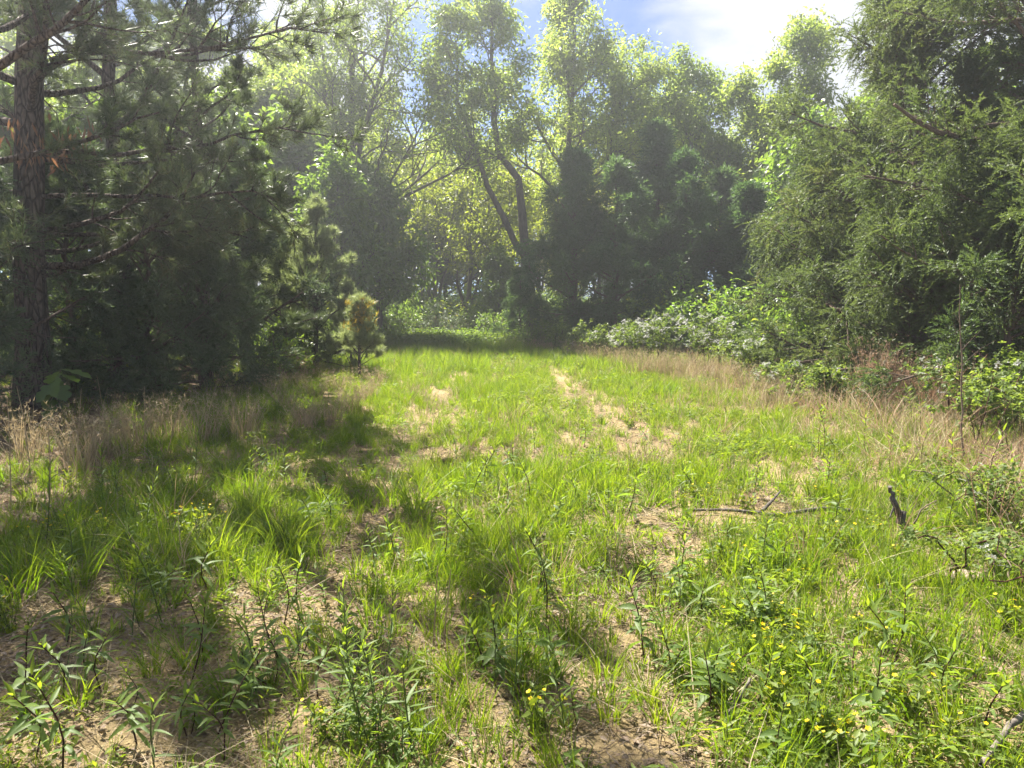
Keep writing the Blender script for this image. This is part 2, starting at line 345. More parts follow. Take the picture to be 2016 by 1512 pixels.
def pine(root, rng, stem, r0, n_limb, t0, lim_len, mt, n2=9, n3=6, tuft=3, per=12, nl=0.15, nw=0.007, dead_to=0.0, up=0.04, extra=None, kind='old'):
    n0 = 14; P0 = resample(stem, n0)[None]; H = np.linalg.norm(P0[0, -1] - P0[0, 0])
    P0[0, 1:-1] += rng.normal(size=(n0 - 2, 3)) * 0.012 * H * 0.12
    R0 = (r0 * (1 - np.linspace(0, 1, n0)) ** 0.7 + 0.012)[None]; R0[0, 0] *= 1.25
    t = np.sort(rng.uniform(t0, 0.985, n_limb)); az = np.arange(n_limb) * 2.399 + rng.normal(size=n_limb) * 0.35
    L = np.array([lim_len((x - t0) / (1 - t0)) for x in t]) * rng.uniform(0.75, 1.12, n_limb)
    ang = np.radians(np.interp(t, [t0, 0.5, 1.0], [88, 74, 38] if kind == 'old' else [68, 52, 25])) + rng.normal(size=n_limb) * 0.1
    P1, R1 = grow(rng, P0, R0, np.zeros(n_limb, int), t, ang, L, 9, 0.8, up, 0.11, az=az, rmin=0.006)
    if extra:
        for e in extra:
            q = resample(e, 9)[None]; q[0, 1:] += rng.normal(size=(8, 3)) * 0.035; P1 = np.concatenate([P1, q]); R1 = np.concatenate([R1, np.linspace(0.038, 0.010, 9)[None]])
            t = np.r_[t, 0.6]
        L = np.r_[L, [np.linalg.norm(np.diff(np.array(e), axis=0), axis=1).sum() for e in extra]]
    k1 = len(P1); live = (t > dead_to)
    c2 = np.maximum(3, (n2 * L / max(L.max(), 1e-6)).astype(int) + 2); c2 = np.where(live, c2, c2 // 2 + 1)
    i2 = np.repeat(np.arange(k1), c2); t2 = rng.uniform(0.22, 1.0, len(i2)) ** 0.8
    L2 = L[i2] * rng.uniform(0.22, 0.46, len(i2)) * (1.15 - 0.75 * t2)
    P2, R2 = grow(rng, P1, R1, i2, t2, np.radians(rng.uniform(35, 62, len(i2))), np.maximum(L2, 0.12), 6, 0.7, up, 0.13, flat=0.65, rmin=0.004)
    i3 = np.repeat(np.arange(len(P2)), n3); t3 = rng.uniform(0.2, 1.0, len(i3))
    L3 = np.maximum(np.repeat(L2, n3) * rng.uniform(0.2, 0.5, len(i3)), 0.08)
    P3, R3 = grow(rng, P2, R2, i3, t3, np.radians(rng.uniform(25, 60, len(i3))), L3, 4, 0.7, up * 2, 0.15, flat=0.4, rmin=0.003)
    crown = MB(); lv = live[i2][i3]
    for P, ix in ((P3, np.nonzero(lv)[0]), (P2, np.nonzero(live[i2])[0])):
        ii = np.repeat(ix, tuft); tt = rng.uniform(0.45, 1.0, len(ii)); tt[::tuft] = 1.0
        pos, d = interp(P, ii, tt); needle_tufts(crown, rng, pos, unit(d + np.array([0, 0, 0.25])), per, nl, nw)
    finish_tree(root, (P0, R0), (P1, R1), [(P2, R2, i2, 4), (P3, R3, i2[i3], 3)], M['bark_pine'], crown=crown, leafm=mt)
    return P1

def cedar(root, rng, H, Rmax, n_limb, mt, n2=9, n3=6, spr=3, sprig=9, sl=0.26, prof=None, lean=(0, 0), r0=0.14, extra=None, sprig_l=0.085, sprig_w=0.022, base=0.02, bare=0.25):
    n0 = 12; z = np.linspace(0, 1, n0); P0 = np.stack([lean[0] * z, lean[1] * z, H * z], 1)[None]; P0[0, 1:] += rng.normal(size=(n0 - 1, 3)) * 0.03
    R0 = (r0 * (1 - z) ** 0.8 + 0.01)[None]
    prof = prof or (lambda u: (1 - u) ** 0.75 * min(1, 0.72 + u * 2.2))
    t = np.sort(rng.uniform(base, 0.99, n_limb)); az = np.arange(n_limb) * 2.399 + rng.normal(size=n_limb) * 0.5
    L = np.array([max(prof(x), 0.07) for x in t]) * Rmax * rng.uniform(0.55, 1.32, n_limb)
    ang = np.radians(np.interp(t, [0, 0.1, 0.35, 1], [104, 88, 66, 24])) + rng.normal(size=n_limb) * 0.12
    P1, R1 = grow(rng, P0, R0, np.zeros(n_limb, int), t, ang, L, 8, 0.8, 0.015, 0.10, az=az, rmin=0.006)
    if extra:
        for e in extra:
            P1 = np.concatenate([P1, resample(e, 8)[None]]); R1 = np.concatenate([R1, np.linspace(0.07, 0.02, 8)[None]])
            L = np.r_[L, np.linalg.norm(np.diff(np.array(e), axis=0), axis=1).sum()]
    k1 = len(P1); i2 = np.repeat(np.arange(k1), n2); t2 = rng.uniform(bare, 1, len(i2)) ** 0.85
    L2 = np.maximum(L[i2] * rng.uniform(0.22, 0.42, len(i2)) * (1.2 - 0.7 * t2), 0.2)
    P2, R2 = grow(rng, P1, R1, i2, t2, np.radians(rng.uniform(30, 65, len(i2))), L2, 6, 0.7, 0.03, 0.14, rmin=0.004)
    i3 = np.repeat(np.arange(len(P2)), n3); t3 = rng.uniform(0.15, 1, len(i3)); L3 = np.maximum(np.repeat(L2, n3) * rng.uniform(0.25, 0.55, len(i3)), 0.12)
    P3, R3 = grow(rng, P2, R2, i3, t3, np.radians(rng.uniform(25, 60, len(i3))), L3, 4, 0.7, -0.03, 0.15, rmin=0.003)
    ii = np.repeat(np.arange(len(P3)), spr); tt = rng.uniform(0.3, 1, len(ii)); tt[::spr] = 1
    pos, d = interp(P3, ii, tt); d = unit(d + 0.35 * rng.normal(size=d.shape)); d[:, 2] -= 0.12; d = unit(d)
    crown = MB(); m = len(pos); sp = np.linspace(0.0, 1.0, sprig)
    side = unit(np.cross(d, np.array([0, 0, 1.0]) + 0.7 * rng.normal(size=d.shape)))
    ln = sl * rng.uniform(0.6, 1.25, m)
    b = pos[:, None] + d[:, None] * (ln[:, None] * (sp[None] - 0.15))[:, :, None]; b[:, :, 2] -= (0.30 * ln[:, None] * sp[None] ** 2)
    sg = np.where(np.arange(sprig) % 2 == 0, 1.0, -1.0)
    dirs = unit(d[:, None] * 0.9 + side[:, None] * (sg * np.linspace(0.95, 0.3, sprig))[None, :, None] + 0.22 * rng.normal(size=(m, sprig, 3)))
    q = unit(np.cross(dirs, rng.normal(size=dirs.shape)))
    lt1 = rng.random(k1); lt2 = rng.random(len(P2)); own = np.repeat(0.4 * lt1[i2][i3][ii] + 0.3 * lt2[i3][ii] + 0.2 * rng.random(m), sprig)
    ti = own + 0.14 * rng.random(m * sprig)
    Ls = sprig_l * rng.uniform(0.7, 1.3, m * sprig) * np.tile(np.linspace(1.2, 0.7, sprig), m)
    b = b.reshape(-1, 3); dirs = dirs.reshape(-1, 3); q = q.reshape(-1, 3)
    spikes(crown, b, dirs, q, Ls, np.full(len(b), sprig_w), ti)
    finish_tree(root, (P0, R0), (P1, R1), [(P2, R2, i2, 4), (P3, R3, i2[i3], 3)], M['bark_cedar'], crown=crown, leafm=mt)

def broadleaf(root, rng, stems, r0, n_limb, t0, lim_len, mt, wood, n2=7, n3=6, leaves=22, ll=0.13, lw=0.05, angs=(62, 30), up=0.05, extra=None, droop=0.35, bare_in=0.35, n3len=(0.4, 0.8), clump=0.17):
    leaves = int(leaves * 1.35); ll *= 1.22; lw *= 1.25; n0 = 12; P0 = np.stack([resample(s, n0) for s in stems]); k0 = len(P0)
    P0[:, 1:-1] += rng.normal(size=(k0, n0 - 2, 3)) * 0.05
    rr = np.atleast_1d(r0) * np.ones(k0); R0 = rr[:, None] * (1 - np.linspace(0, 1, n0)) ** 0.8 + 0.012
    i1 = np.repeat(np.arange(k0), n_limb); m1 = len(i1); u = np.tile(np.linspace(0, 1, n_limb), k0); t = t0 + (0.99 - t0) * np.clip(u + rng.normal(size=m1) * 0.03, 0, 1)
    L = np.array([lim_len(x) for x in u]) * rng.uniform(0.75, 1.35, m1)
    ang = np.radians(angs[0] + (angs[1] - angs[0]) * u) + rng.normal(size=m1) * 0.15
    P1, R1 = grow(rng, P0, R0, i1, t, ang, L, 8, 0.9, up, 0.13, az=np.arange(m1) * 2.399 + rng.normal(size=m1) * 0.4, rmin=0.008)
    if extra:
        for e in extra:
            P1 = np.concatenate([P1, resample(e, 8)[None]]); R1 = np.concatenate([R1, np.linspace(0.07, 0.02, 8)[None]])
            L = np.r_[L, np.linalg.norm(np.diff(np.array(e), axis=0), axis=1).sum()]
    i2 = np.repeat(np.arange(len(P1)), n2); t2 = rng.uniform(bare_in, 1, len(i2))
    L2 = np.maximum(L[i2] * rng.uniform(0.38, 0.66, len(i2)) * (1.2 - 0.6 * t2), 0.35)
    P2, R2 = grow(rng, P1, R1, i2, t2, np.radians(rng.uniform(30, 65, len(i2))), L2, 6, 0.8, up, 0.16, rmin=0.005)
    i3 = np.repeat(np.arange(len(P2)), n3); t3 = rng.uniform(0.25, 1, len(i3)); L3 = np.maximum(np.repeat(L2, n3) * rng.uniform(*n3len, len(i3)), 0.18)
    P3, R3 = grow(rng, P2, R2, i3, t3, np.radians(rng.uniform(25, 60, len(i3))), L3, 4, 0.8, up, 0.16, rmin=0.004)
    ii = np.repeat(np.arange(len(P3)), leaves); tt = 1 - rng.random(len(ii)) * 0.95
    kp = rng.random(len(ii)) < np.clip(L3[ii] / np.percentile(L3, 75), 0.22, 1); ii = ii[kp]; tt = tt[kp]
    pos, d = interp(P3, ii, tt); pos = pos + clump * rng.normal(size=pos.shape)
    d = unit(d * 0.7 + 0.75 * rng.normal(size=d.shape)); d[:, 2] -= droop; d = unit(d)
    nrm = unit(np.array([0, 0, 1.0]) + 0.8 * rng.normal(size=d.shape))
    s = rng.uniform(0.6, 1.25, len(ii)); crown = MB()
    ti = np.clip(rng.random(len(P3))[ii] * 0.5 + 0.5 * rng.random(len(ii)), 0, 1)
    rhombs(crown, pos, d, nrm, ll * s, lw * s, ti, 0.3, 0.15)
    finish_tree(root, (P0, R0), (P1, R1), [(P2, R2, i2, 4), (P3, R3, i2[i3], 3)], wood, crown=crown, leafm=mt)

def loc_of(px, Y): 
    p = at(px, 600, Y); return on_ground(p[0], Y)
def rel(root_loc, pts, Y):
    """photo pixels at distance(s) Y, relative to a tree's base"""
    Ys = Y if isinstance(Y, (list, tuple)) else [Y] * len(pts)
    return np.array([at(px, py, yy) for (px, py), yy in zip(pts, Ys)]) - np.array(root_loc)

# -- left side: big pine by the field edge
b = loc_of(52, 11.0)
big_pine = thing('pine_tree', 'thick-trunked tall pine with bare lower limbs beside the broad-leaved sapling', 'tree', b)
top = np.array([1.2, 0.3, 15.5])
ext = [rel(b, [(100, 118), (165, 104), (330, 100), (430, 92), (560, 55), (640, 60)], [11, 10.9, 10.6, 10.4, 10.2, 10.0]),
       rel(b, [(95, 300), (250, 300), (390, 288), (500, 262), (610, 268)], [11, 10.8, 10.6, 10.4, 10.2]),
       rel(b, [(70, 388), (220, 385), (330, 388), (455, 378), (560, 392)], [11, 10.9, 10.8, 10.7, 10.6]),
       rel(b, [(70, 460), (190, 455), (350, 455), (480, 462)], [11, 11.2, 11.4, 11.6]),
       rel(b, [(60, 560), (130, 530), (200, 512), (260, 470)], [11, 11, 11, 11])]
pine(big_pine, np.random.default_rng(11), [(0, 0, -0.1), (0.12, 0, 3), (0.35, 0.05, 6), top], 0.21, 34, 0.12, lambda u: 3.9 * (1 - u) ** 0.6 * min(1, 0.75 + u), M['pine'], n2=11, n3=7, tuft=3, per=14, nl=0.17, nw=0.010, dead_to=0.12, extra=ext)
# brown dead needles caught on a low limb
rng = np.random.default_rng(5); mb = MB()
for cxp, cyp, n in ((45, 250, 26), (70, 290, 26), (120, 270, 22), (165, 255, 18), (95, 310, 20)):
    c = at(cxp, cyp, 10.7) - np.array(b); pos = c + rng.normal(size=(n, 3)) * np.array([0.14, 0.2, 0.10])
    d = unit(np.array([0, 0, -1.0]) + 0.3 * rng.normal(size=(n, 3))); rhombs(mb, pos, d, unit(rng.normal(size=(n, 3))), rng.uniform(0.12, 0.24, n), rng.uniform(0.02, 0.05, n), rng.random(n))
mb.build('dead_foliage', M['rust'], big_pine)['label'] = 'hanging clump of rust-brown dead needles'

b = loc_of(228, 13.5)
o = thing('pine_tree', 'slender pine with its bare trunk showing behind the thick pine', 'tree', b)
pine(o, np.random.default_rng(12), [(0, 0, -0.1), (0.1, 0, 5), (0.3, 0.1, 14)], 0.13, 34, 0.14, lambda u: 3.2 * (1 - u) ** 0.6, M['pine'], n2=10, n3=6, tuft=3, per=13, nl=0.18, nw=0.011, dead_to=0.16)
mid_pine = o
b = loc_of(400, 14.8)
o = thing('pine_tree', 'dense pine whose needled boughs hang over the dark thicket edge', 'tree', b)
pine(o, np.random.default_rng(13), [(0, 0, -0.1), (0.0, 0.1, 5), (-0.2, 0.1, 11)], 0.11, 46, 0.05, lambda u: 2.2 * (1 - u) ** 0.6, M['pine'], n2=10, n3=6, tuft=3, per=12, nl=0.17, nw=0.011, dead_to=0.03)
dense_pine = o
for px, Y, rz, sc, lab in ((-60, 8.2, 2.2, 0.95, 'pine standing at the wood edge next to the thick-trunked pine'), (230, 20, 1.1, 1.05, 'pine deep in the left thicket behind the slender pine'),
                           (110, 21, 4.0, 1.1, 'pine deep in the left thicket behind the thick-trunked pine')):
    dup(mid_pine, loc_of(px, Y), rz, sc, lab)
# low cedars and dark undergrowth under the pines
b = loc_of(290, 12.4)
o = thing('cedar_tree', 'low bushy cedar crouching under the pines beside the dry stalks', 'tree', b)
cedar(o, np.random.default_rng(21), 3.6, 1.7, 44, M['cedar_shade'], n2=8, n3=6, spr=3, sprig=10, sl=0.28, sprig_l=0.085, sprig_w=0.02, r0=0.05)
low_cedar = o
for px, Y, rz, sc, lab in ((395, 12.9, 1.9, 0.9, 'bushy cedar at the end of the dark left thicket'), (140, 13.0, 3.1, 1.15, 'bushy cedar between the two bare pine trunks'),
                           (480, 17.0, 4.4, 1.2, 'taller bushy cedar behind the pale young pine'), (-60, 10.4, 5.2, 1.0, 'bushy cedar behind the broad-leaved sapling')):
    dup(low_cedar, loc_of(px, Y), rz, sc, lab)

# -- young pines at the corner of the left wood
b = loc_of(618, 17.8)
o = thing('young_pine', 'pale green young pine with upright candles at the corner of the wood', 'tree', b)
pine(o, np.random.default_rng(31), [(0, 0, -0.05), (0.05, 0, 1.5), (0.1, 0, 3.75)], 0.05, 54, 0.03, lambda u: 1.45 * (1 - u) ** 0.75 + 0.14, M['young_pine'], n2=7, n3=4, tuft=2, per=14, nl=0.16, nw=0.011, up=0.09, kind='young')
yp = o
dup(yp, loc_of(560, 18.6), 2.0, 0.92, 'young pine half hidden on the thicket side of the pale young pine')
b = loc_of(704, 15.2)
o = thing('pine_sapling', 'small pine sapling with yellowed orange top at the field edge', 'tree', b)
pine(o, np.random.default_rng(32), [(0, 0, -0.03), (0.02, 0, 0.7), (0.04, 0, 1.45)], 0.022, 34, 0.12, lambda u: 0.58 * (1 - u) ** 0.7 + 0.1, M['young_pine'], n2=5, n3=3, tuft=2, per=14, nl=0.13, nw=0.009, up=0.08, kind='young')
rng = np.random.default_rng(33); mb = MB(); pos = np.stack([rng.normal(size=90) * 0.15 + 0.06, rng.normal(size=90) * 0.15 - 0.06, rng.uniform(1.0, 1.62, 90)], 1)
needle_tufts(mb, rng, pos, unit(np.array([0, 0, 1.0]) + 0.5 * rng.normal(size=(90, 3))), 12, 0.12, 0.010)
mb.build('yellowed_top', M['orange_pine'], o)['label'] = 'yellowed orange needles at the top of the sapling'
b = loc_of(690, 17.0)
dup(yp, b, 4.1, 0.50, 'small green pine sapling behind the yellow-topped sapling')

# -- right side: two wide cedars
b = loc_of(1790, 14.0)
o = thing('cedar_tree', 'wide cedar with drooping olive sprays down to the brambles', 'tree', b)
cedar(o, np.random.default_rng(41), 7.6, 3.1, 90, M['cedar'], n2=11, n3=6, spr=3, sprig=18, sl=0.34, r0=0.17, sprig_l=0.060, sprig_w=0.020, bare=0.15,
      prof=lambda u: (1 - u) ** 0.62 * min(1, 0.86 + u))
b = loc_of(2085, 11.6)
o = thing('cedar_tree', 'tall cedar with a thick curved dark limb beside the wide cedar', 'tree', b)
ex = [rel(b, [(2060, 330), (1990, 292), (1900, 272), (1850, 262), (1800, 236), (1760, 205)], [11.6, 11.4, 11.2, 11.0, 10.9, 10.8]),
      rel(b, [(2060, 250), (1960, 245), (1900, 255)], [11.6, 11.2, 11.0])]
cedar(o, np.random.default_rng(42), 11.5, 3.2, 80, M['cedar'], n2=10, n3=6, spr=3, sprig=18, sl=0.33, r0=0.18, sprig_l=0.058, sprig_w=0.019, bare=0.15, extra=ex,
      prof=lambda u: (1 - u) ** 0.55 * min(1, 0.8 + u))
tall_cedar = o
b = loc_of(1700, 14.4)
o = thing('cedar_tree', 'low spreading cedar with feathery tips in front of the wide cedar', 'tree', b)
cedar(o, np.random.default_rng(43), 3.4, 1.9, 52, M['cedar'], n2=9, n3=6, spr=3, sprig=16, sl=0.33, sprig_l=0.058, sprig_w=0.019, r0=0.05, bare=0.1, prof=lambda u: (1 - u * u) ** 0.6)
low_olive = o
for px, Y, rz, sc, lab in ((1625, 15.8, 2.0, (0.95, 0.95, 1.3), 'feathery cedar at the shaded end of the wide cedar'), (1830, 12.2, 4.0, 0.9, 'low cedar behind the russet grass clumps'), (1990, 10.6, 1.0, 1.0, 'low cedar at the foot of the tall cedar')):
    dup(low_olive, loc_of(px, Y), rz, sc, lab)

# -- centre: dark row of dense cedars behind the brambles
b = loc_of(1290, 27.0)
o = thing('cedar_tree', 'narrow pointed dark cedar rising highest of the shaded cedar row', 'tree', b)
cedar(o, np.random.default_rng(51), 7.4, 1.85, 50, M['cedar_dark'], n2=7, n3=6, spr=3, sprig=7, sl=0.42, r0=0.12, sprig_l=0.15, sprig_w=0.045)
dark_cedar = o
b = loc_of(1130, 26.0)
o = thing('cedar_tree', 'broad dark cedar beside the forked leaning tree', 'tree', b)
cedar(o, np.random.default_rng(52), 6.3, 2.25, 40, M['cedar_dark'], n2=8, n3=6, spr=3, sprig=7, sl=0.42, r0=0.12, sprig_l=0.15, sprig_w=0.045, prof=lambda u: (1 - u) ** 0.7 * min(1, 0.8 + u))
round_cedar = o
for src, px, Y, rz, sc, lab in ((round_cedar, 1210, 25.0, 1.2, (0.95, 0.95, 0.92), 'dense dark cedar standing between the broad and the pointed cedars'),
                                (round_cedar, 1345, 25.6, 3.0, (0.95, 0.95, 0.98), 'dense dark cedar directly behind the white-flowered brambles'),
                                (dark_cedar, 1465, 24.5, 2.0, (0.95, 0.95, 0.68), 'dark cedar closing the row next to the wide olive cedar'),
                                (round_cedar, 1415, 28.0, 5.0, (1, 1, 0.95), 'shaded cedar set back behind the white-flowered brambles'),
                                (round_cedar, 1025, 27.0, 4.0, (0.45, 0.45, 0.42), 'low dark cedar bush at the foot of the forked leaning tree')):
    dup(src, loc_of(px, Y), rz, sc, lab)

# -- deciduous trees beyond the clearing
b = loc_of(700, 29.5)
o = thing('walnut_tree', 'tall airy spring-green tree with several upright stems behind the young pines', 'tree', b)
st = [rel(b, [(700, 640), (692, 500), (688, 380), (690, 250), (700, 90), (690, -60)], 29.5), rel(b, [(702, 640), (697, 480), (702, 330), (740, 180), (770, 30), (790, -60)], [29.5, 29.4, 29, 28.6, 28.4, 28.2]),
      rel(b, [(699, 640), (680, 460), (672, 300), (640, 150), (625, 0)], [29.5, 29.8, 30, 30.4, 30.8])]
ex = [rel(b, [(705, 480), (745, 400), (790, 320), (830, 250), (850, 190)], [29.4, 29, 28.6, 28.3, 28]), rel(b, [(745, 430), (800, 385), (850, 360), (900, 335), (945, 290)], [29.2, 28.8, 28.4, 28, 27.7]),
      rel(b, [(720, 440), (770, 395), (830, 350), (880, 300), (905, 240)], [29.2, 29.5, 29.8, 30, 30])]
broadleaf(o, np.random.default_rng(61), st, [0.19, 0.14, 0.12], 14, 0.36, lambda u: 2.6 * (1 - 0.5 * u), M['leaf_a'], M['bark_grey'], n2=7, n3=5, leaves=15, ll=0.15, lw=0.050, extra=ex)
walnut = o

b = loc_of(1040, 28.5)
o = thing('leaning_tree', 'forked tree with one stem upright and one leaning over the path gap', 'tree', b)
st = [rel(b, [(1045, 650), (1038, 560), (1036, 505), (1029, 430), (1024, 360), (985, 318), (970, 250), (975, 150), (962, 20), (960, -10)], 28.5),
      rel(b, [(1037, 510), (1008, 465), (985, 420), (960, 365), (946, 330), (930, 280), (900, 180), (895, 70)], [28.5, 28.4, 28.3, 28.2, 28.1, 28, 27.8, 27.6])]
ex = [rel(b, [(1024, 355), (1000, 322), (965, 300), (930, 285)], 28.5)]
broadleaf(o, np.random.default_rng(62), st, [0.20, 0.12], 14, 0.52, lambda u: 1.6 * (1 - 0.5 * u), M['leaf_a'], M['bark_grey'], n2=7, n3=5, leaves=15, ll=0.17, lw=0.055, extra=ex)

b = loc_of(1120, 31.0)
o = thing('hickory_tree', 'tallest straight-trunked tree with tufted whorls of leaves above the dark cedars', 'tree', b)
st = [rel(b, [(1118, 640), (1112, 400), (1120, 280), (1128, 150), (1125, 20)], 31)]
broadleaf(o, np.random.default_rng(63), st, [0.19], 32, 0.34, lambda u: 3.3 * (1 - 0.72 * u), M['leaf_a'], M['bark_grey'], n2=8, n3=5, leaves=17, ll=0.18, lw=0.060, angs=(70, 35))
hick = o
b = loc_of(1235, 32.0)
o = thing('hickory_tree', 'leafy tree filling the space between the tallest tree and the cedar tips', 'tree', b)
st = [rel(b, [(1235, 640), (1230, 400), (1238, 280), (1250, 140)], 32)]
broadleaf(o, np.random.default_rng(64), st, [0.15], 22, 0.34, lambda u: 2.6 * (1 - 0.6 * u), M['leaf_a'], M['bark_grey'], n2=8, n3=5, leaves=18, ll=0.17, lw=0.060, angs=(70, 35))
b = loc_of(1370, 33.0)
o = thing('broadleaf_tree', 'round-topped yellow-green tree under the big white cloud', 'tree', b)
st = [rel(b, [(1370, 640), (1365, 400), (1362, 290), (1360, 215)], 33)]
broadleaf(o, np.random.default_rng(65), st, [0.15], 20, 0.30, lambda u: 2.4 * (1 - 0.35 * u), M['leaf_a'], M['bark_grey'], n2=8, n3=6, leaves=20, ll=0.16, lw=0.062)
rtree = o
b = loc_of(1585, 31.0)
o = thing('broadleaf_tree', 'tall billowing spring-green tree rising behind the wide cedar', 'tree', b)
st = [rel(b, [(1590, 640), (1580, 400), (1575, 270), (1590, 130)], 31), rel(b, [(1588, 560), (1560, 400), (1535, 290), (1510, 210)], 31)]
broadleaf(o, np.random.default_rng(66), st, [0.17, 0.12], 17, 0.34, lambda u: 2.3 * (1 - 0.4 * u), M['leaf_a'], M['bark_grey'], n2=8, n3=6, leaves=19, ll=0.16, lw=0.062)
btree = o
# understorey: yellow-green tree seen through the gap, and darker broadleaf masses beside it
b = loc_of(925, 34.0)
o = thing('understorey_tree', 'fan-branched yellow-green small tree glowing in the gap at the field end', 'tree', b)
st = [rel(b, [(922, 640), (924, 560), (926, 470), (930, 330)], 34), rel(b, [(922, 640), (900, 540), (875, 450), (840, 350)], [34, 34.3, 34.8, 35.2]), rel(b, [(925, 600), (960, 500), (990, 440), (1010, 390)], [34, 33.8, 33.5, 33.2])]
broadleaf(o, np.random.default_rng(67), st, [0.11, 0.07, 0.06], 10, 0.3, lambda u: 2.0 * (1 - 0.5 * u), M['leaf_b'], M['bark_grey'], n2=7, n3=5, leaves=11, ll=0.15, lw=0.065)
under = o
b = loc_of(745, 27.5)
o = thing('understorey_tree', 'dark shaded broadleaf tree hanging low behind the young pines', 'tree', b)
st = [rel(b, [(745, 650), (742, 560), (735, 480), (740, 395)], 27.5)]
broadleaf(o, np.random.default_rng(68), st, [0.08], 24, 0.12, lambda u: 1.75 * (1 - 0.5 * u), M['leaf_d'], M['bark_grey'], n2=8, n3=6, leaves=7, ll=0.18, lw=0.085)
dtree = o
far = [
       (rtree, 1300, 37, 3.0, 1.0, 'leafy tree behind the pointed cedar tip'), (hick, 560, 36, 4.0, 1.0, 'tall leafy tree behind the boughs of the dense pine'),
       (under, 860, 40, 1.0, 1.15, 'sunlit yellow-green tree farther back in the path gap'), (under, 1000, 42, 2.4, 1.2, 'yellow-green tree behind the forked leaning tree'),
       (under, 790, 44, 4.1, 1.25, 'yellow-green tree behind the dark shaded broadleaf tree'), (under, 920, 55, 1.0, 1.4, 'far round tree closing the view through the gap'),
       (under, 830, 50, 3.4, 1.3, 'far tree behind the airy many-stemmed tree'),
       (btree, 560, 33, 2.0, 1.0, 'leafy tree behind the dense pine boughs'), (btree, 400, 30, 3.7, 0.98, 'leafy tree showing through the gaps of the dense pine'),
       (rtree, 250, 33, 0.9, 1.1, 'leafy tree behind the slender pine trunk'), (btree, 80, 31, 5.2, 1.0, 'leafy tree behind the thick pine crown'),
       (rtree, 1480, 35, 4.7, 0.9, 'leafy tree between the round-topped and the billowing trees'), (rtree, 1720, 36, 2.8, 1.0, 'leafy tree seen through the wide cedar'),
       (btree, 1900, 34, 4.4, 1.0, 'leafy tree seen through the tall cedar'), (under, 1180, 42, 2.6, 1.0, 'far tree behind the tallest straight-trunked tree'),
       (under, 1060, 46, 5.5, 1.1, 'far tree behind the forked leaning tree'), (hick, 640, 44, 0.5, 1.05, 'far tree behind the young pines'),
       (under, 1300, 47, 3.9, 1.15, 'far tree behind the pointed cedar'), (dtree, 660, 25, 2.0, 1.0, 'dark broadleaf tree tucked behind the pale young pine'),
       (dtree, 985, 32, 5.0, 0.62, 'dark broadleaf bush at the foot of the gap trees'),
       (dtree, 590, 28, 1.0, 1.3, 'dark broadleaf tree in the wood behind the young pines'), (dtree, 430, 25, 4.3, 1.3, 'dark broadleaf tree in the left thicket'),
       (dtree, 220, 24, 0.2, 1.25, 'dark broadleaf tree behind the slender pine'), (dtree, 30, 19, 5.7, 1.1, 'dark broadleaf tree behind the broad-leaved sapling'),
       (dtree, 1560, 27, 2.7, 1.25, 'dark broadleaf tree behind the left side of the wide cedar'), (dtree, 1720, 24, 0.9, 1.2, 'dark broadleaf tree behind the middle of the wide cedar'),
       (dtree, 1930, 20, 4.0, 1.1, 'dark broadleaf tree behind the tall cedar')]
wood = ['deep wood tree behind the airy many-stemmed tree', 'deep wood tree behind the dark cedar row', 'deep wood tree behind the left pines', 'deep wood tree behind the two right cedars']
rng = np.random.default_rng(88)
for k, px in enumerate(range(-260, 2300, 105)):
    Yw = float(rng.uniform(42, 62)); src = (under, dtree)[k % 2] if px > 600 else (rtree, btree, under, dtree, rtree)[k % 5]; sc = float(rng.uniform(1.1, 1.4)) * (1.2 if src in (under, dtree) else 1.0)
    far.append((src, px + float(rng.normal()) * 25, Yw, float(rng.uniform(0, 6.2)), sc, wood[2] if px < 560 else wood[0] if px < 1020 else wood[1] if px < 1500 else wood[3]))
for src, px, Y, rz, sc, lab in far:
    dup(src, loc_of(px, Y), rz, (sc, sc, sc), lab, 'trees deep in the wood' if lab.startswith('deep') else None)
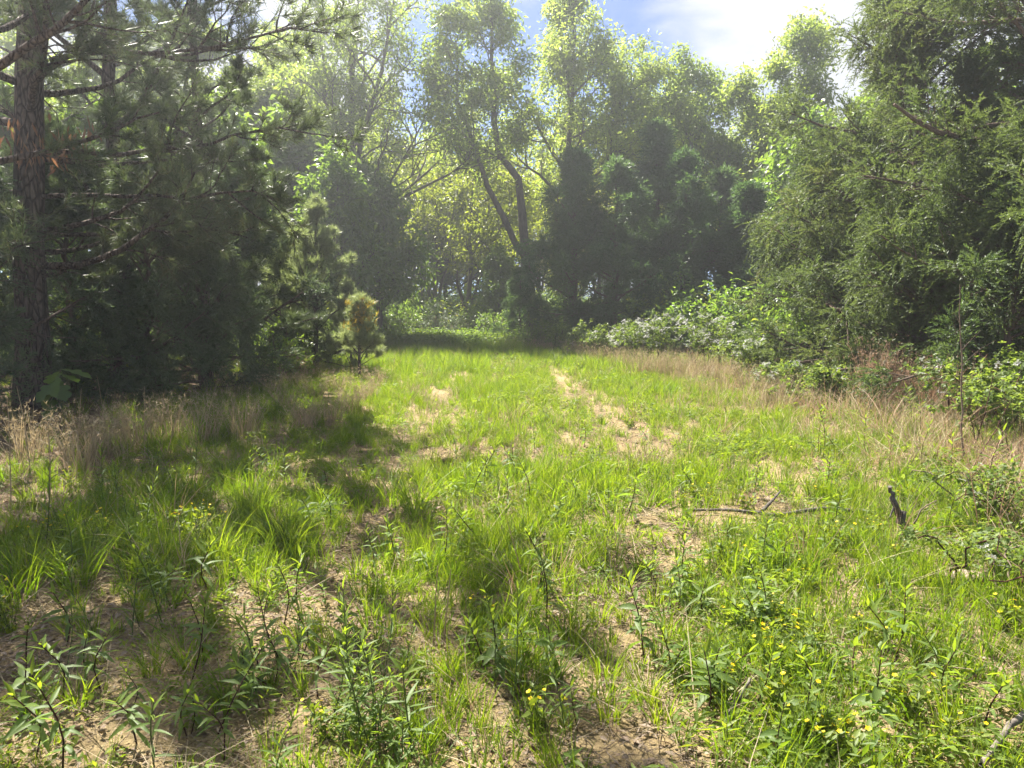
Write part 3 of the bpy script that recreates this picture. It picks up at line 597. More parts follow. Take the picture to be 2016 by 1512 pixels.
# shrubs at the end of the field
def shrub(name, lab, loc, rng, H, Rr, mt, n=26, leaves=9, ll=0.09, lw=0.035, cat='shrub'):
    o = thing(name, lab, cat, loc)
    a = rng.uniform(0, TAU, n); r = Rr * np.sqrt(rng.random(n)); hh = H * np.sqrt(np.clip(1 - (r / Rr) ** 2 * 0.8, 0.1, 1)) * rng.uniform(0.7, 1.1, n)
    P = np.zeros((n, 6, 3)); s = np.linspace(0, 1, 6)
    P[:, :, 0] = np.cos(a)[:, None] * (0.12 * Rr + r[:, None] * s ** 0.8); P[:, :, 1] = np.sin(a)[:, None] * (0.12 * Rr + r[:, None] * s ** 0.8); P[:, :, 2] = hh[:, None] * np.sin(s * 1.6) - 0.03
    P[:, 1:] += rng.normal(size=(n, 5, 3)) * 0.04 * H
    R = np.linspace(0.012, 0.004, 6)[None] * np.ones((n, 1))
    i2 = np.repeat(np.arange(n), 7); P2, R2 = grow(rng, P, R, i2, rng.uniform(0.2, 1, len(i2)), np.radians(rng.uniform(30, 70, len(i2))), H * rng.uniform(0.15, 0.35, len(i2)), 4, 0.8, 0.05, 0.2, rmin=0.003)
    mb = MB(); tubes(mb, P, R, 4); tubes(mb, P2, R2, 3); mb.build('stems', M['twig'], o, True)
    ii = np.repeat(np.arange(len(P2)), leaves); pos, d = interp(P2, ii, rng.uniform(0.1, 1, len(ii))); pos += 0.04 * rng.normal(size=pos.shape)
    d = unit(d * 0.5 + rng.normal(size=d.shape) * 0.8); mb = MB(); sc = rng.uniform(0.6, 1.2, len(ii))
    rhombs(mb, pos, d, unit(np.array([0, 0, 1.0]) + 0.7 * rng.normal(size=d.shape)), ll * sc, lw * sc, rng.random(len(ii)), 0.25, 0.15)
    mb.build('foliage', mt, o); return o, P2
shrub('silvery_shrub', 'pale silvery-leaved shrub at the far end of the field', loc_of(872, 31), np.random.default_rng(71), 1.5, 1.1, M['leaf_s'], 30, 11)
sb, _ = shrub('undergrowth_shrub', 'leafy green shrub at the foot of the forked leaning tree', loc_of(985, 29), np.random.default_rng(72), 1.3, 1.0, M['leaf_d'], 28, 11, 0.10, 0.05)
for px, Y, rz, sc, lab in ((940, 33, 1, 1.1, 'leafy green shrub behind the far shaded weeds in the gap'), (1055, 25, 2.2, 0.8, 'leafy green shrub beside the low dark cedar bush'), (770, 30, 3, 1.15, 'leafy green shrub at the left end of the far shaded weeds'),
                           (1510, 21, 4, 0.7, 'leafy green shrub in the shade beside the wide cedar'), (660, 21.5, 0.4, 1.0, 'leafy green shrub behind the small pine saplings'), (530, 14.6, 5, 0.8, 'leafy green shrub under the end of the dark thicket')):
    dup(sb, loc_of(px, Y), rz, sc, lab)

lb, _ = shrub('sunlit_bush', 'sunlit yellow-green bush deep in the path gap', loc_of(900, 46), np.random.default_rng(73), 4.2, 2.6, M['leaf_b'], 34, 12, 0.20, 0.09)
for px, Y, rz, sc, lab in ((990, 50, 1, 1.1, 'sunlit yellow-green bush deep in the wood behind the forked tree'), (820, 52, 2, 1.1, 'sunlit yellow-green bush deep in the wood behind the silvery shrub'), (700, 48, 4, 1.0, 'sunlit yellow-green bush deep behind the airy tree'), (1080, 56, 5, 1.2, 'sunlit yellow-green bush deep behind the broad dark cedar'),
                           (300, 40, 3, 1.0, 'sunlit yellow-green bush showing through the left thicket'), (120, 36, 3, 0.9, 'sunlit yellow-green bush behind the thick pine trunk'), (1600, 44, 2, 1.0, 'sunlit yellow-green bush behind the billowing tree')):
    dup(lb, loc_of(px, Y), rz, sc, lab)

# -- broad-leaved sapling at the left
b = loc_of(95, 9.3)
o = thing('oak_sapling', 'broad-leaved sapling with big lobed leaves in front of the thick pine', 'sapling', b)
mb = MB(); tubes(mb, resample([(0, 0, -0.02), (0.02, 0, 0.35), (0.08, 0, 0.62), (0.10, 0, 0.72)], 7)[None], np.linspace(0.012, 0.005, 7)[None], 6)
lobes = np.array([(0, 0.03), (0.12, 0.10), (0.22, 0.16), (0.30, 0.10), (0.42, 0.30), (0.55, 0.33), (0.60, 0.18), (0.74, 0.30), (0.85, 0.24), (0.90, 0.12), (1.0, 0.0)])
lm = MB(); n = len(lobes); V = []
for x, wd in lobes: V += [(x, wd, 0.10 * wd - 0.25 * x * x), (x, 0, -0.25 * x * x), (x, -wd, 0.10 * wd - 0.25 * x * x)]
Fq = []
for k in range(n - 1): Fq += [(3 * k, 3 * k + 1, 3 * k + 4, 3 * k + 3), (3 * k + 1, 3 * k + 2, 3 * k + 5, 3 * k + 4)]
lm.add(np.array(V), np.array(Fq)); lobed = lm.mesh('lobed_leaf', M['oak'])
mb.build('stem', M['twig'], o, True)
rng = np.random.default_rng(77)
for k, (lx, lz, rz, tip, s) in enumerate([(0.10, 0.72, 0.2, 0.1, 0.36), (0.10, 0.70, 2.6, 0.3, 0.34), (0.09, 0.68, -1.5, 0.7, 0.36), (0.06, 0.58, -2.4, 0.6, 0.34), (0.05, 0.52, 3.4, 0.8, 0.32), (0.08, 0.66, 1.3, 0.2, 0.3),
                                          (0.04, 0.44, -2.9, 0.9, 0.33), (0.06, 0.60, -0.7, 0.8, 0.3), (0.02, 0.36, -1.9, 0.9, 0.28)]):
    lf = link('leaf', lobed, o, (lx, 0, lz)); lf.rotation_euler = (rng.normal() * 0.25, tip, rz); lf.scale = (s, s, s)

# ------------------------------------------------------------------ brambles with white blossoms
bl = MB(); 
for k in range(5):
    a = k * TAU / 5; d = np.array([math.cos(a), math.sin(a), 0.25]); q = np.array([-math.sin(a), math.cos(a), 0])
    for c_ in ((0, 0, 0.3), (1.5, 0.4, 0.1), (-0.5, 1.6, 0.0), (-0.9, -1.2, 0.2)):
        c_ = np.array(c_); bl.add([c_ + d * 0.1, c_ + d * 0.6 + q * 0.33, c_ + d * 1.0 + np.array([0, 0, 0.1]), c_ + d * 0.6 - q * 0.33], [[0, 1, 2, 3]])
blossom = bl.mesh('blossom', M['petal_w'])
def bramble(lab, loc, seed, H, Rr, nb, n=22, leaves=8, lz=1.0):
    rng = np.random.default_rng(seed); o = thing('bramble_bush', lab, 'bush', loc, group='brambles along the right field edge')
    a = rng.uniform(0, TAU, n); r = Rr * rng.uniform(0.35, 1.1, n); hh = H * rng.uniform(0.65, 1.12, n)
    s = np.linspace(0, 1, 9); P = np.zeros((n, 9, 3)); off = rng.normal(size=(n, 2)) * Rr * 0.3
    P[:, :, 0] = off[:, :1] + np.cos(a)[:, None] * r[:, None] * s ** 1.2; P[:, :, 1] = off[:, 1:] + np.sin(a)[:, None] * r[:, None] * s ** 1.2
    P[:, :, 2] = hh[:, None] * np.sin(s * 2.15) - 0.02; P[:, 1:] += rng.normal(size=(n, 8, 3)) * 0.02
    R = np.linspace(0.007, 0.003, 9)[None] * np.ones((n, 1))
    for k in range(n):
        if k < 12:
            m_ = MB(); tubes(m_, P[k:k + 1], R[k:k + 1], 4); m_.build('cane', M['stem_red'] if k % 3 else M['twig'], o, True)
    i2 = np.repeat(np.arange(n), 9); P2, R2 = grow(rng, P, R, i2, rng.uniform(0.2, 1, len(i2)), np.radians(rng.uniform(40, 80, len(i2))), H * rng.uniform(0.1, 0.3, len(i2)), 4, 0.8, 0.1, 0.2, rmin=0.002)
    mb = MB(); tubes(mb, P2, R2, 3); tubes(mb, P[12:], R[12:], 4)
    mb.build('twigs', M['stem_green'], o, True)['kind'] = 'stuff'
    ii = np.repeat(np.arange(len(P2)), leaves); pos, d = interp(P2, ii, rng.uniform(0.1, 1, len(ii))); pos += 0.03 * rng.normal(size=pos.shape)
    pos[:, 2] = np.maximum(pos[:, 2], 0.03)
    # leaflets in threes
    b3 = np.repeat(pos, 3, 0); d = unit(d * 0.4 + rng.normal(size=d.shape) * 0.8); nr = unit(np.array([0, 0, 1.0]) + 0.5 * rng.normal(size=d.shape)); sd = unit(np.cross(d, nr))
    d3 = unit(np.stack([d, d * 0.5 + sd, d * 0.5 - sd], 1).reshape(-1, 3)); sc = np.repeat(rng.uniform(0.7, 1.3, len(ii)), 3)
    mb = MB(); rhombs(mb, b3, d3, np.repeat(nr, 3, 0), 0.05 * lz * sc, 0.034 * lz * sc, np.repeat(rng.random(len(ii)), 3), 0.25, 0.1); mb.build('foliage', M['bramble'], o)
    # blossoms gather in sprays at the tips of the higher side shoots
    tips = P2[:, -1]; w_ = tips[:, 2] > H * 0.38; cand = tips[w_]
    if len(cand):
        for c in cand[rng.choice(len(cand), min(len(cand), max(1, nb // 3)), replace=False)]:
            for j in range(3):
                f = link('blossom', blossom, o, tuple(c + rng.normal(size=3) * np.array([0.05, 0.05, 0.03]) + np.array([0, 0, 0.02]))); s_ = rng.uniform(0.024, 0.036) * (1.0 if loc[1] > 12 else 0.55)
                f.scale = (s_, s_, s_); f.rotation_euler = (rng.normal() * 0.6, rng.normal() * 0.6, rng.uniform(0, 6))
    return o
br = [(1275, 722, 1.1, 0.85, 135, 'bramble mound thickly covered in white blossoms before the dark cedars'), (1395, 730, 1.15, 0.8, 105, 'tallest bramble with scattered white blossoms beside the thick white mound'),
      (1190, 712, 0.9, 0.7, 27, 'open bramble with few blossoms at the thin end of the hedge'), (1110, 702, 0.75, 0.7, 4, 'yellow-green bramble without blossoms by the low dark cedar bush'),
      (1490, 750, 0.7, 0.7, 54, 'low bramble with pale blossoms where the wide cedar starts'), (1570, 785, 0.55, 0.7, 18, 'low leafy bramble under the left sprays of the wide cedar'),
      (1610, 800, 0.5, 0.6, 12, 'low leafy bramble in front of the wide cedar beside the russet grass'), (1965, 850, 0.85, 0.7, 48, 'tall pale-leaved bramble beside the tall bare stalk'),
      (2060, 900, 0.8, 0.8, 20, 'bramble under the tall cedar past the bare stalk'), (1890, 800, 0.8, 0.6, 24, 'bramble with white blossoms behind the tall bare stalk'),
      (1940, 1040, 0.36, 0.42, 7, 'knee-high bramble tangle behind the dark wooden snag'), (1985, 1180, 0.32, 0.5, 5, 'low bramble tangle around the pale stone')]
for k, (px, py, H, Rr, nb, lab) in enumerate(br):
    g = gnd(px, py); bramble(lab, on_ground(*g), 100 + k, H, Rr, nb, (20 if H > 0.6 else 13), 7 if H > 0.45 else 6, 0.95 if H > 0.45 else 0.55)

# ------------------------------------------------------------------ dry grass clumps (broom straw), stalks, sticks, snag, stone
def blades(rng, n, rad, h0, h1, w_, bend=0.35, seg=4, spread=0.25):
    """n grass blades; returns verts, faces, tint"""
    a = rng.uniform(0, TAU, n); rr = rad * np.sqrt(rng.random(n)); b = np.stack([np.cos(a) * rr, np.sin(a) * rr, np.zeros(n) - 0.01], 1)
    a2 = a + rng.normal(size=n) * 0.9; hz = np.stack([np.cos(a2), np.sin(a2), np.zeros(n)], 1); h = rng.uniform(h0, h1, n); bd = bend * rng.uniform(0.2, 1.6, n); sp = spread * rng.uniform(0, 1.5, n)
    s = np.linspace(0, 1, seg + 1)
    C = b[:, None] + hz[:, None] * (h[:, None] * (sp[:, None] * s + bd[:, None] * s ** 2.2))[:, :, None]; C[:, :, 2] += h[:, None] * (s - 0.45 * bd[:, None] * s ** 3)
    tw = a2 + math.pi / 2 + rng.normal(size=n) * 0.7; sd = np.stack([np.cos(tw), np.sin(tw), np.zeros(n)], 1)
    wd = w_ * rng.uniform(0.6, 1.3, n)[:, None] * np.interp(s, [0, 0.3, 1], [0.7, 1, 0.06])[None]
    V = np.stack([C - sd[:, None] * wd[:, :, None] / 2, C + sd[:, None] * wd[:, :, None] / 2], 2)      # n,seg+1,2,3
    idx = np.arange(n * (seg + 1) * 2).reshape(n, seg + 1, 2)
    F = np.stack([idx[:, :-1, 0], idx[:, :-1, 1], idx[:, 1:, 1], idx[:, 1:, 0]], -1).reshape(-1, 4)
    return V.reshape(-1, 3), F, np.repeat(rng.random(n), seg), C
def straw_clump(seed, n, rad, h, m_):
    rng = np.random.default_rng(seed); mb = MB(); V, F, ti, C = blades(rng, n, rad, h * 0.5, h, 0.0075, 0.16, 5, 0.16); mb.add(V, F, ti)
    V, F, ti, _ = blades(rng, n // 2, rad * 1.3, h * 0.2, h * 0.5, 0.006, 0.5, 4, 0.5); mb.add(V, F, ti)
    sh = MB(); tip = C[:, -2:].reshape(-1, 3); mid = C[:, 3]; pts = np.concatenate([tip, mid]); p2 = np.repeat(pts, 3, 0); d = unit(np.array([0, 0, 0.8]) + 0.6 * rng.normal(size=p2.shape))
    spikes(sh, p2, d, unit(np.cross(d, rng.normal(size=d.shape))), rng.uniform(0.03, 0.07, len(p2)), np.full(len(p2), 0.006), rng.random(len(p2)))
    return mb.mesh('blades', m_), sh.mesh('seed_heads', m_)
sc_meshes = [straw_clump(200 + k, 90, 0.10 + 0.03 * k, 0.85, M['sedge']) for k in range(2)] + [straw_clump(210 + k, 80, 0.14, 0.7, M['straw']) for k in range(2)]
def put_clump(px, py, mk, rz, s, lab, grp=None, Yd=None):
    g = gnd(px, py); o = thing('dry_grass_clump', lab, 'grass clump', on_ground(*g), rz, grp, 1.0); o.scale = s
    link('blades', sc_meshes[mk][0], o); link('seed_heads', sc_meshes[mk][1], o)['kind'] = 'stuff'; return o
RU = 'upright russet clump of dead grass in front of the wide cedar'
for k, (px, py) in enumerate([(1722, 800), (1745, 795), (1765, 805), (1705, 812)]): put_clump(px, py, k % 2, k * 1.3, (1.0, 1.0, 1.15 + 0.15 * (k % 2)), RU, 'russet dead grass by the wide cedar')
for k, (px, py) in enumerate([(1845, 812), (1865, 822), (1830, 826), (1885, 835), (1900, 850)]): put_clump(px, py, k % 2, k * 2.1, (1.0, 1.0, 1.1), 'russet clump of dead grass beside the tall bare stalk', 'russet dead grass by the bare stalk')
for k, (px, py) in enumerate([(1290, 745), (1320, 748), (1350, 752), (1385, 752), (1260, 742), (1210, 728), (1150, 712), (1120, 705), (1170, 718), (1240, 735), (1420, 760), (1470, 775), (1520, 795)]): put_clump(px, py, 2 + k % 2, k * 1.7, (1.1, 1.1, 0.85), 'tan clump of dead grass at the foot of the flowering brambles', 'tan dead grass along the brambles')
for k, (px, py) in enumerate([(560, 812), (620, 790), (665, 772), (690, 815), (600, 845), (540, 785), (720, 790), (740, 765), (650, 840)]): put_clump(px, py, 2 + k % 2, k * 0.9, (1.0, 1.0, 0.6), 'sunlit tan clump of dead grass below the young pines', 'tan dead grass below the young pines')
for k, (px, py) in enumerate([(60, 900), (200, 900), (270, 880), (330, 870), (400, 870), (160, 930), (480, 860)]): put_clump(px, py, 2 + k % 2, k * 1.9, (1.1, 1.1, 0.85), 'shaded clump of dead grass along the edge of the pine thicket', 'dead grass along the pine thicket')

def stick(name, lab, cat, pts, r, m_, twigs=(), sides=7, n=14, seed=1):
    pts = np.array(pts, float); base = pts[0].copy(); o = thing(name, lab, cat, tuple(base)); rng = np.random.default_rng(seed)
    P = resample(pts - base, n); P[1:-1] += rng.normal(size=(n - 2, 3)) * r[0] * 0.35; R = np.linspace(r[0], r[1], n) * rng.uniform(0.85, 1.12, n)
    mb = MB(); tubes(mb, P[None], R[None], sides); tubes(mb, P[:1].repeat(2, 0)[None] + np.array([[[0, 0, 0], [0, 0, -0.002]]]), np.array([[r[0], r[0] * 0.2]]), sides)
    mb.build('stem', m_, o, True)
    for tw in twigs:
        q = np.array(tw, float) - base; m_2 = MB(); tubes(m_2, resample(q, 6)[None], np.linspace(r[1] * 0.9, r[1] * 0.35, 6)[None], 5); m_2.build('twig', m_, o, True)
    return o
def G(px, py, z=0.0):
    g = gnd(px, py); return np.array([g[0], g[1], float(height(g[0], g[1])) + z])
Yb = gnd(1895, 915)[1]
stick('bare_stalk', 'tall thin bare stalk standing alone before the tall cedar', 'stalk', [G(1895, 915, -0.03), at(1893, 800, Yb), at(1893, 700, Yb), at(1889, 620, Yb), at(1890, 560, Yb)], (0.011, 0.003), M['twig'],
      [[at(1893, 690, Yb), at(1910, 670, Yb), at(1932, 650, Yb)], [at(1891, 640, Yb), at(1880, 620, Yb), at(1872, 605, Yb)], [at(1893, 720, Yb), at(1925, 690, Yb), at(1960, 670, Yb)]], seed=3)
for k, (a_, b_) in enumerate([((1905, 930), (1990, 790)), ((1912, 900), (1955, 740)), ((1925, 890), (1900, 800))]):
    stick('dead_cane', ['dead cane leaning over the russet grass by the bare stalk', 'dark dead cane rising beside the bare stalk', 'short dead cane crossing the bare stalk'][k], 'cane', [G(*a_, -0.02), at((a_[0] + b_[0]) / 2 + 4, (a_[1] + b_[1]) / 2, Yb), at(*b_, Yb + 0.1)], (0.007, 0.003), M['stem_red'], seed=20 + k)
stick('fallen_branch', 'long thin fallen branch lying in the grass towards the snag', 'branch', [G(1352, 1008, 0.04), G(1450, 1020, 0.05), G(1530, 1026, 0.04), G(1610, 1018, 0.06), G(1705, 1020, 0.05)], (0.009, 0.018), M['snag'],
      [[G(1500, 1022, 0.05), G(1520, 1010, 0.09), G(1535, 1000, 0.12)]], seed=5)
Ys = gnd(1785, 1062)[1]
sn = stick('wooden_snag', 'short dark broken snag sticking up out of the weeds', 'snag', [G(1788, 1066, -0.03), at(1780, 1035, Ys), at(1770, 1005, Ys), at(1758, 975, Ys), at(1752, 958, Ys)], (0.036, 0.012), M['snag'],
      [[at(1764, 990, Ys), at(1757, 1005, Ys - 0.02), at(1752, 1018, Ys - 0.03)]], sides=9, seed=6)
stick('dead_twig', 'thin curved dead twig reaching out beside the dark snag', 'twig', [G(1790, 1060, 0.0), at(1800, 1030, Ys), at(1815, 1000, Ys), at(1845, 985, Ys)], (0.006, 0.003), M['twig'], seed=7)
Yk = gnd(1425, 1440)[1]
stick('grey_stick', 'weathered grey stick propped up in the grass beside the bare rut', 'stick', [G(1420, 1440, 0.0), at(1445, 1390, Yk + 0.04), at(1476, 1336, Yk + 0.1)], (0.010, 0.006), M['stick'], seed=8)
stick('fallen_limb', 'smooth grey fallen limb lying in the weeds at the low corner', 'branch', [G(1930, 1545, 0.05), G(1975, 1500, 0.09), G(2020, 1470, 0.12), G(2120, 1440, 0.10)], (0.010, 0.013), M['stick'], seed=9)
for k, (a_, b_) in enumerate([((852, 1285), (862, 1115)), ((872, 1280), (888, 1120))]):
    Yd = gnd(*a_)[1]; stick('dry_stalk', 'pale dry grass stalk rising from the middle grass strip', 'stalk', [G(*a_, -0.01), at((a_[0] + b_[0]) / 2, (a_[1] + b_[1]) / 2, Yd), at(*b_, Yd)], (0.0035, 0.002), M['straw'], seed=30 + k)['group'] = 'pale dry stalks in the middle strip'
for k, (px, py, ty) in enumerate([(22, 1010, 760), (150, 960, 745), (285, 900, 740), (210, 880, 720), (60, 930, 740), (330, 890, 745), (470, 870, 735), (100, 985, 800), (400, 880, 730)]):
    Yd = gnd(px, py)[1]; rng = np.random.default_rng(300 + k); ex_ = rng.normal() * 25
    pts = [G(px, py, -0.01), at(px + ex_ * 0.4, (py + ty) / 2, Yd), at(px + ex_, ty + 20, Yd)]
    o = stick('dry_stalk', 'tall pale weed stalk standing along the pine thicket', 'stalk', pts, (0.005, 0.0022), M['straw'], [[pts[1], at(px + ex_ * 0.6 + 14, (py + ty) / 2 - 40, Yd), at(px + ex_ + 26, ty + 45, Yd)]], seed=40 + k); o['group'] = 'tall dry stalks along the pine thicket'
# pale stone
rng = np.random.default_rng(9); mb = MB(); nu, nv = 14, 8; V = []
for j in range(nv + 1):
    for i in range(nu):
        ph = math.pi * j / nv; th = TAU * i / nu; r = 1 + 0.22 * (vnoise(3 + 1.4 * math.cos(th) * math.sin(ph) + 2 * math.cos(ph), 3 + 1.4 * math.sin(th), 4) - 0.5)
        V.append((0.13 * r * math.sin(ph) * math.cos(th), 0.10 * r * math.sin(ph) * math.sin(th), 0.055 * r * math.cos(ph)))
F = [(j * nu + i, j * nu + (i + 1) % nu, (j + 1) * nu + (i + 1) % nu, (j + 1) * nu + i) for j in range(nv) for i in range(nu)]
mb.add(V, F); g = gnd(1905, 1150); st_ = mb.build('stone', M['stone'], smooth=True); st_.location = on_ground(g[0], g[1], 0.015); st_.scale = (0.75, 0.75, 0.75); tag(st_, 'pale pinkish stone half hidden in the bramble tangle', 'stone')

# ------------------------------------------------------------------ leafy weeds
MARKS = [((52, 800), 'the thick-trunked pine'), ((95, 855), 'the broad-leaved sapling'), ((693, 745), 'the yellow-topped pine sapling'), ((1780, 1060), 'the dark wooden snag'), ((1430, 1430), 'the grey stick'),
         ((1400, 1015), 'the thin end of the fallen branch'), ((1660, 1020), 'the thick end of the fallen branch'), ((1895, 915), 'the tall bare stalk'), ((1905, 1150), 'the pale stone'), ((1990, 1500), 'the fallen grey limb'), ((860, 1285), 'the pale dry stalks'),
         ((285, 1140), 'the thick tuft of long grass'), ((1255, 1305), 'the lone tuft in the right rut'), ((470, 1380), 'the bare end of the left rut'), ((740, 1060), 'the bend of the left rut'), ((1290, 1080), 'the bend of the right rut'), ((840, 850), 'the far stretch of the left rut'), ((1230, 870), 'the far stretch of the right rut'),
         ((590, 800), 'the tan grass below the young pines'), ((330, 880), 'the tall dry stalks by the thicket'), ((60, 960), 'the dead grass along the pine thicket'), ((200, 1365), 'the weedy bare soil'), ((680, 1480), 'the bright leafy weed patch')]
MG = np.array([gnd(*m_[0]) for m_ in MARKS])
def near(x, y): return 'near ' + MARKS[int(np.argmin(np.hypot(MG[:, 0] - x, MG[:, 1] - y)))][1]
def relabel(o, desc, grp): o['label'] = desc + ' ' + near(o.location.x, o.location.y); o['group'] = grp; return o
def leaf_mesh(name, m_, w_=0.2, curl=0.35, fold=0.18):
    mb = MB(); xs = np.array([0, 0.15, 0.4, 0.7, 1.0]); wd = np.array([0.12, 0.7, 1.0, 0.62, 0.0]) * w_ / 2; V = []
    for x, k in zip(xs, wd): V += [(x, k, fold * k * 2 - curl * x * x + 0.12 * x), (x, 0, -curl * x * x + 0.12 * x), (x, -k, fold * k * 2 - curl * x * x + 0.12 * x)]
    F = []
    for k in range(4): F += [(3 * k, 3 * k + 1, 3 * k + 4, 3 * k + 3), (3 * k + 1, 3 * k + 2, 3 * k + 5, 3 * k + 4)]
    mb.add(np.array(V), np.array(F)); return mb.mesh(name, m_)
LF = {'lance': leaf_mesh('lance_leaf', M['weed'], 0.20), 'narrow': leaf_mesh('narrow_leaf', M['weed'], 0.13, 0.25), 'broad': leaf_mesh('broad_leaf', M['weed'], 0.34, 0.3), 'tip': leaf_mesh('tip_leaf', M['weed_new'], 0.22, 0.1), 'newnarrow': leaf_mesh('young_leaf', M['weed_new'], 0.15, 0.2)}
def weed_proto(name, lab, seed, H, nleaf, ls, kind, tipk, stemm, first=0.3, rot=2.4, lift=(0.1, 0.8), loc=(0, 0, 0), grp=None, r=0.0035):
    rng = np.random.default_rng(seed); o = thing(name, lab, 'weed', loc, group=grp)
    P = np.array([(0, 0, -0.01), (rng.normal() * 0.015, rng.normal() * 0.015, H * 0.5), (rng.normal() * 0.03, rng.normal() * 0.03, H)]); P = resample(P, 6)
    mb = MB(); tubes(mb, P[None], np.linspace(r, r * 0.5, 6)[None], 5); mb.build('stem', M[stemm], o, True)
    for k in range(nleaf):
        u = k / max(nleaf - 1, 1); t_ = first + (1 - first) * u ** 0.85; p, _ = interp(P[None], np.zeros(1, int), np.array([t_]))
        el = lift[0] + (lift[1] - lift[0]) * u ** 2 + rng.normal() * 0.15; az = k * rot + rng.normal() * 0.3; s = ls * (1.0 - 0.45 * u ** 2) * rng.uniform(0.8, 1.15)
        lf = link('leaf', LF[tipk if u > 0.5 else kind], o, tuple(p[0])); lf.rotation_euler = (rng.normal() * 0.25, -el, az); lf.scale = (s, s, s)
    KIDS[o.name] = [c for c in o.children]; return o
def kids(o):
    if o.name not in KIDS: KIDS[o.name] = list(o.children)
    return KIDS[o.name]
W_A = ('dark-stemmed weed with a leafy top', 'dark-stemmed weeds on the bare soil')
W_B = ('narrow-leaved upright green weed', 'narrow-leaved weeds in the shaded grass')
W_C = ('drooping-leaved weed', 'glossy-leaved weeds in the sunny grass')
protoA = [weed_proto('leafy_weed', W_A[0], 400 + k, [0.25, 0.20, 0.30][k], [15, 13, 20][k], [0.10, 0.09, 0.085][k], ['lance', 'broad', 'lance'][k], 'tip', 'stem_red', [0.4, 0.38, 0.25][k], 2.4, (-0.1, 1.0), loc=on_ground(*gnd(*[(200, 1365), (172, 1345), (400, 1300)][k])), grp=W_A[1]) for k in range(3)]
protoB = [weed_proto('leafy_weed', W_B[0], 410 + k, [0.42, 0.50, 0.34][k], [20, 24, 16][k], [0.12, 0.11, 0.10][k], 'narrow', 'newnarrow', 'stem_green', 0.12, 2.4, (0.35, 1.1), loc=on_ground(*gnd(*[(205, 985), (315, 960), (235, 1000)][k])), grp=W_B[1]) for k in range(3)]
protoC = [weed_proto('leafy_weed', W_C[0], 420 + k, [0.24, 0.28, 0.2][k], [18, 20, 14][k], [0.09, 0.09, 0.10][k], ['lance', 'broad', 'lance'][k], 'tip', 'stem_red', 0.2, 2.4, (-0.1, 1.0), loc=on_ground(*gnd(*[(1320, 1330), (1335, 1200), (1570, 1110)][k])), grp=W_C[1]) for k in range(3)]
rng = np.random.default_rng(500)
SZ = {0: '', 1: 'shorter ', 2: 'bushier '}
def scatter_weeds(protos, pix, jit, n, smin, smax):
    n = int(n * 1.1)
    for q, p_ in enumerate(protos): p_['d'] = (SZ[q] + p_['label']); relabel(p_, p_['d'], p_['group'])
    for k in range(n):
        c = pix[k % len(pix)] if k < len(pix) else pix[rng.integers(len(pix))]
        j = (0, 0) if k < len(pix) else rng.normal(size=2) * np.array(jit)
        g = gnd(c[0] + j[0], max(c[1] + j[1], 700)); s = rng.uniform(smin, smax); s = (s, s * float(rng.uniform(0.85, 1.15)), s * float(rng.uniform(0.75, 1.2)))
        pp = protos[rng.integers(len(protos))]; relabel(dup(pp, on_ground(*g), rng.uniform(0, TAU), s, tilt=tuple(rng.normal(size=2) * 0.2)), pp['d'], pp['group'])
scatter_weeds(protoA, [(70, 1500), (40, 1420), (430, 1430), (440, 1490), (370, 1440), (555, 1300), (575, 1320), (545, 1290), (590, 1290), (510, 1380), (640, 1180), (130, 1280), (260, 1400), (520, 1240), (690, 1250), (330, 1180), (850, 1130), (870, 1130), (650, 1030), (640, 1035), (610, 1040), (920, 960), (950, 965), (1000, 940), (1040, 1000), (1075, 1180)], (90, 70), 52, 0.7, 1.25)
scatter_weeds(protoB, [(230, 990), (345, 975), (300, 930), (90, 1090), (130, 1120), (265, 1080), (255, 1060), (290, 1070), (275, 1240), (300, 1250), (320, 1235), (260, 1260), (670, 1500), (690, 1470), (710, 1480), (650, 1440), (730, 1490), (330, 1200), (460, 950), (500, 960), (560, 960), (900, 900), (1010, 1400), (700, 1440), (660, 1490), (740, 1455)], (110, 60), 50, 0.6, 1.05)
scatter_weeds(protoC, [(1130, 1000), (1160, 1010), (1080, 1050), (1285, 1150), (1300, 1160), (1340, 1340), (1350, 1310), (1470, 1260), (1490, 1250), (1620, 1110), (1650, 1100), (1500, 1130), (1740, 1290), (1760, 1310), (1000, 1330), (960, 1340), (1480, 950), (1600, 900), (1370, 970), (1690, 1370), (1850, 1330), (1150, 880), (1600, 960), (1610, 970), (1830, 930)], (170, 110), 66, 0.65, 1.2)
for o in list(col.objects):
    if 'd' in o: del o['d']
# seedlings with yellow-green tops along the right straw
W_E = ('yellow-green weed with a leafy top standing in the straw near the bare stalk', 'yellow-green weeds in the right straw')
pe = weed_proto('leafy_weed', W_E[0], 440, 0.5, 14, 0.12, 'newnarrow', 'tip', 'stem_red', 0.35, 2.4, (0.0, 0.9), loc=on_ground(*gnd(1612, 900)), grp=W_E[1])
for px, py, s in ((1620, 905, 1.0), (1790, 855, 1.1), (1810, 870, 0.9), (1870, 960, 0.9), (1950, 980, 1.1), (1990, 1010, 0.9), (1815, 930, 0.9), (1700, 900, 0.8), (1955, 820, 1.2), (1750, 940, 0.8)):
    dup(pe, on_ground(*gnd(px, py)), px * 0.37, s)

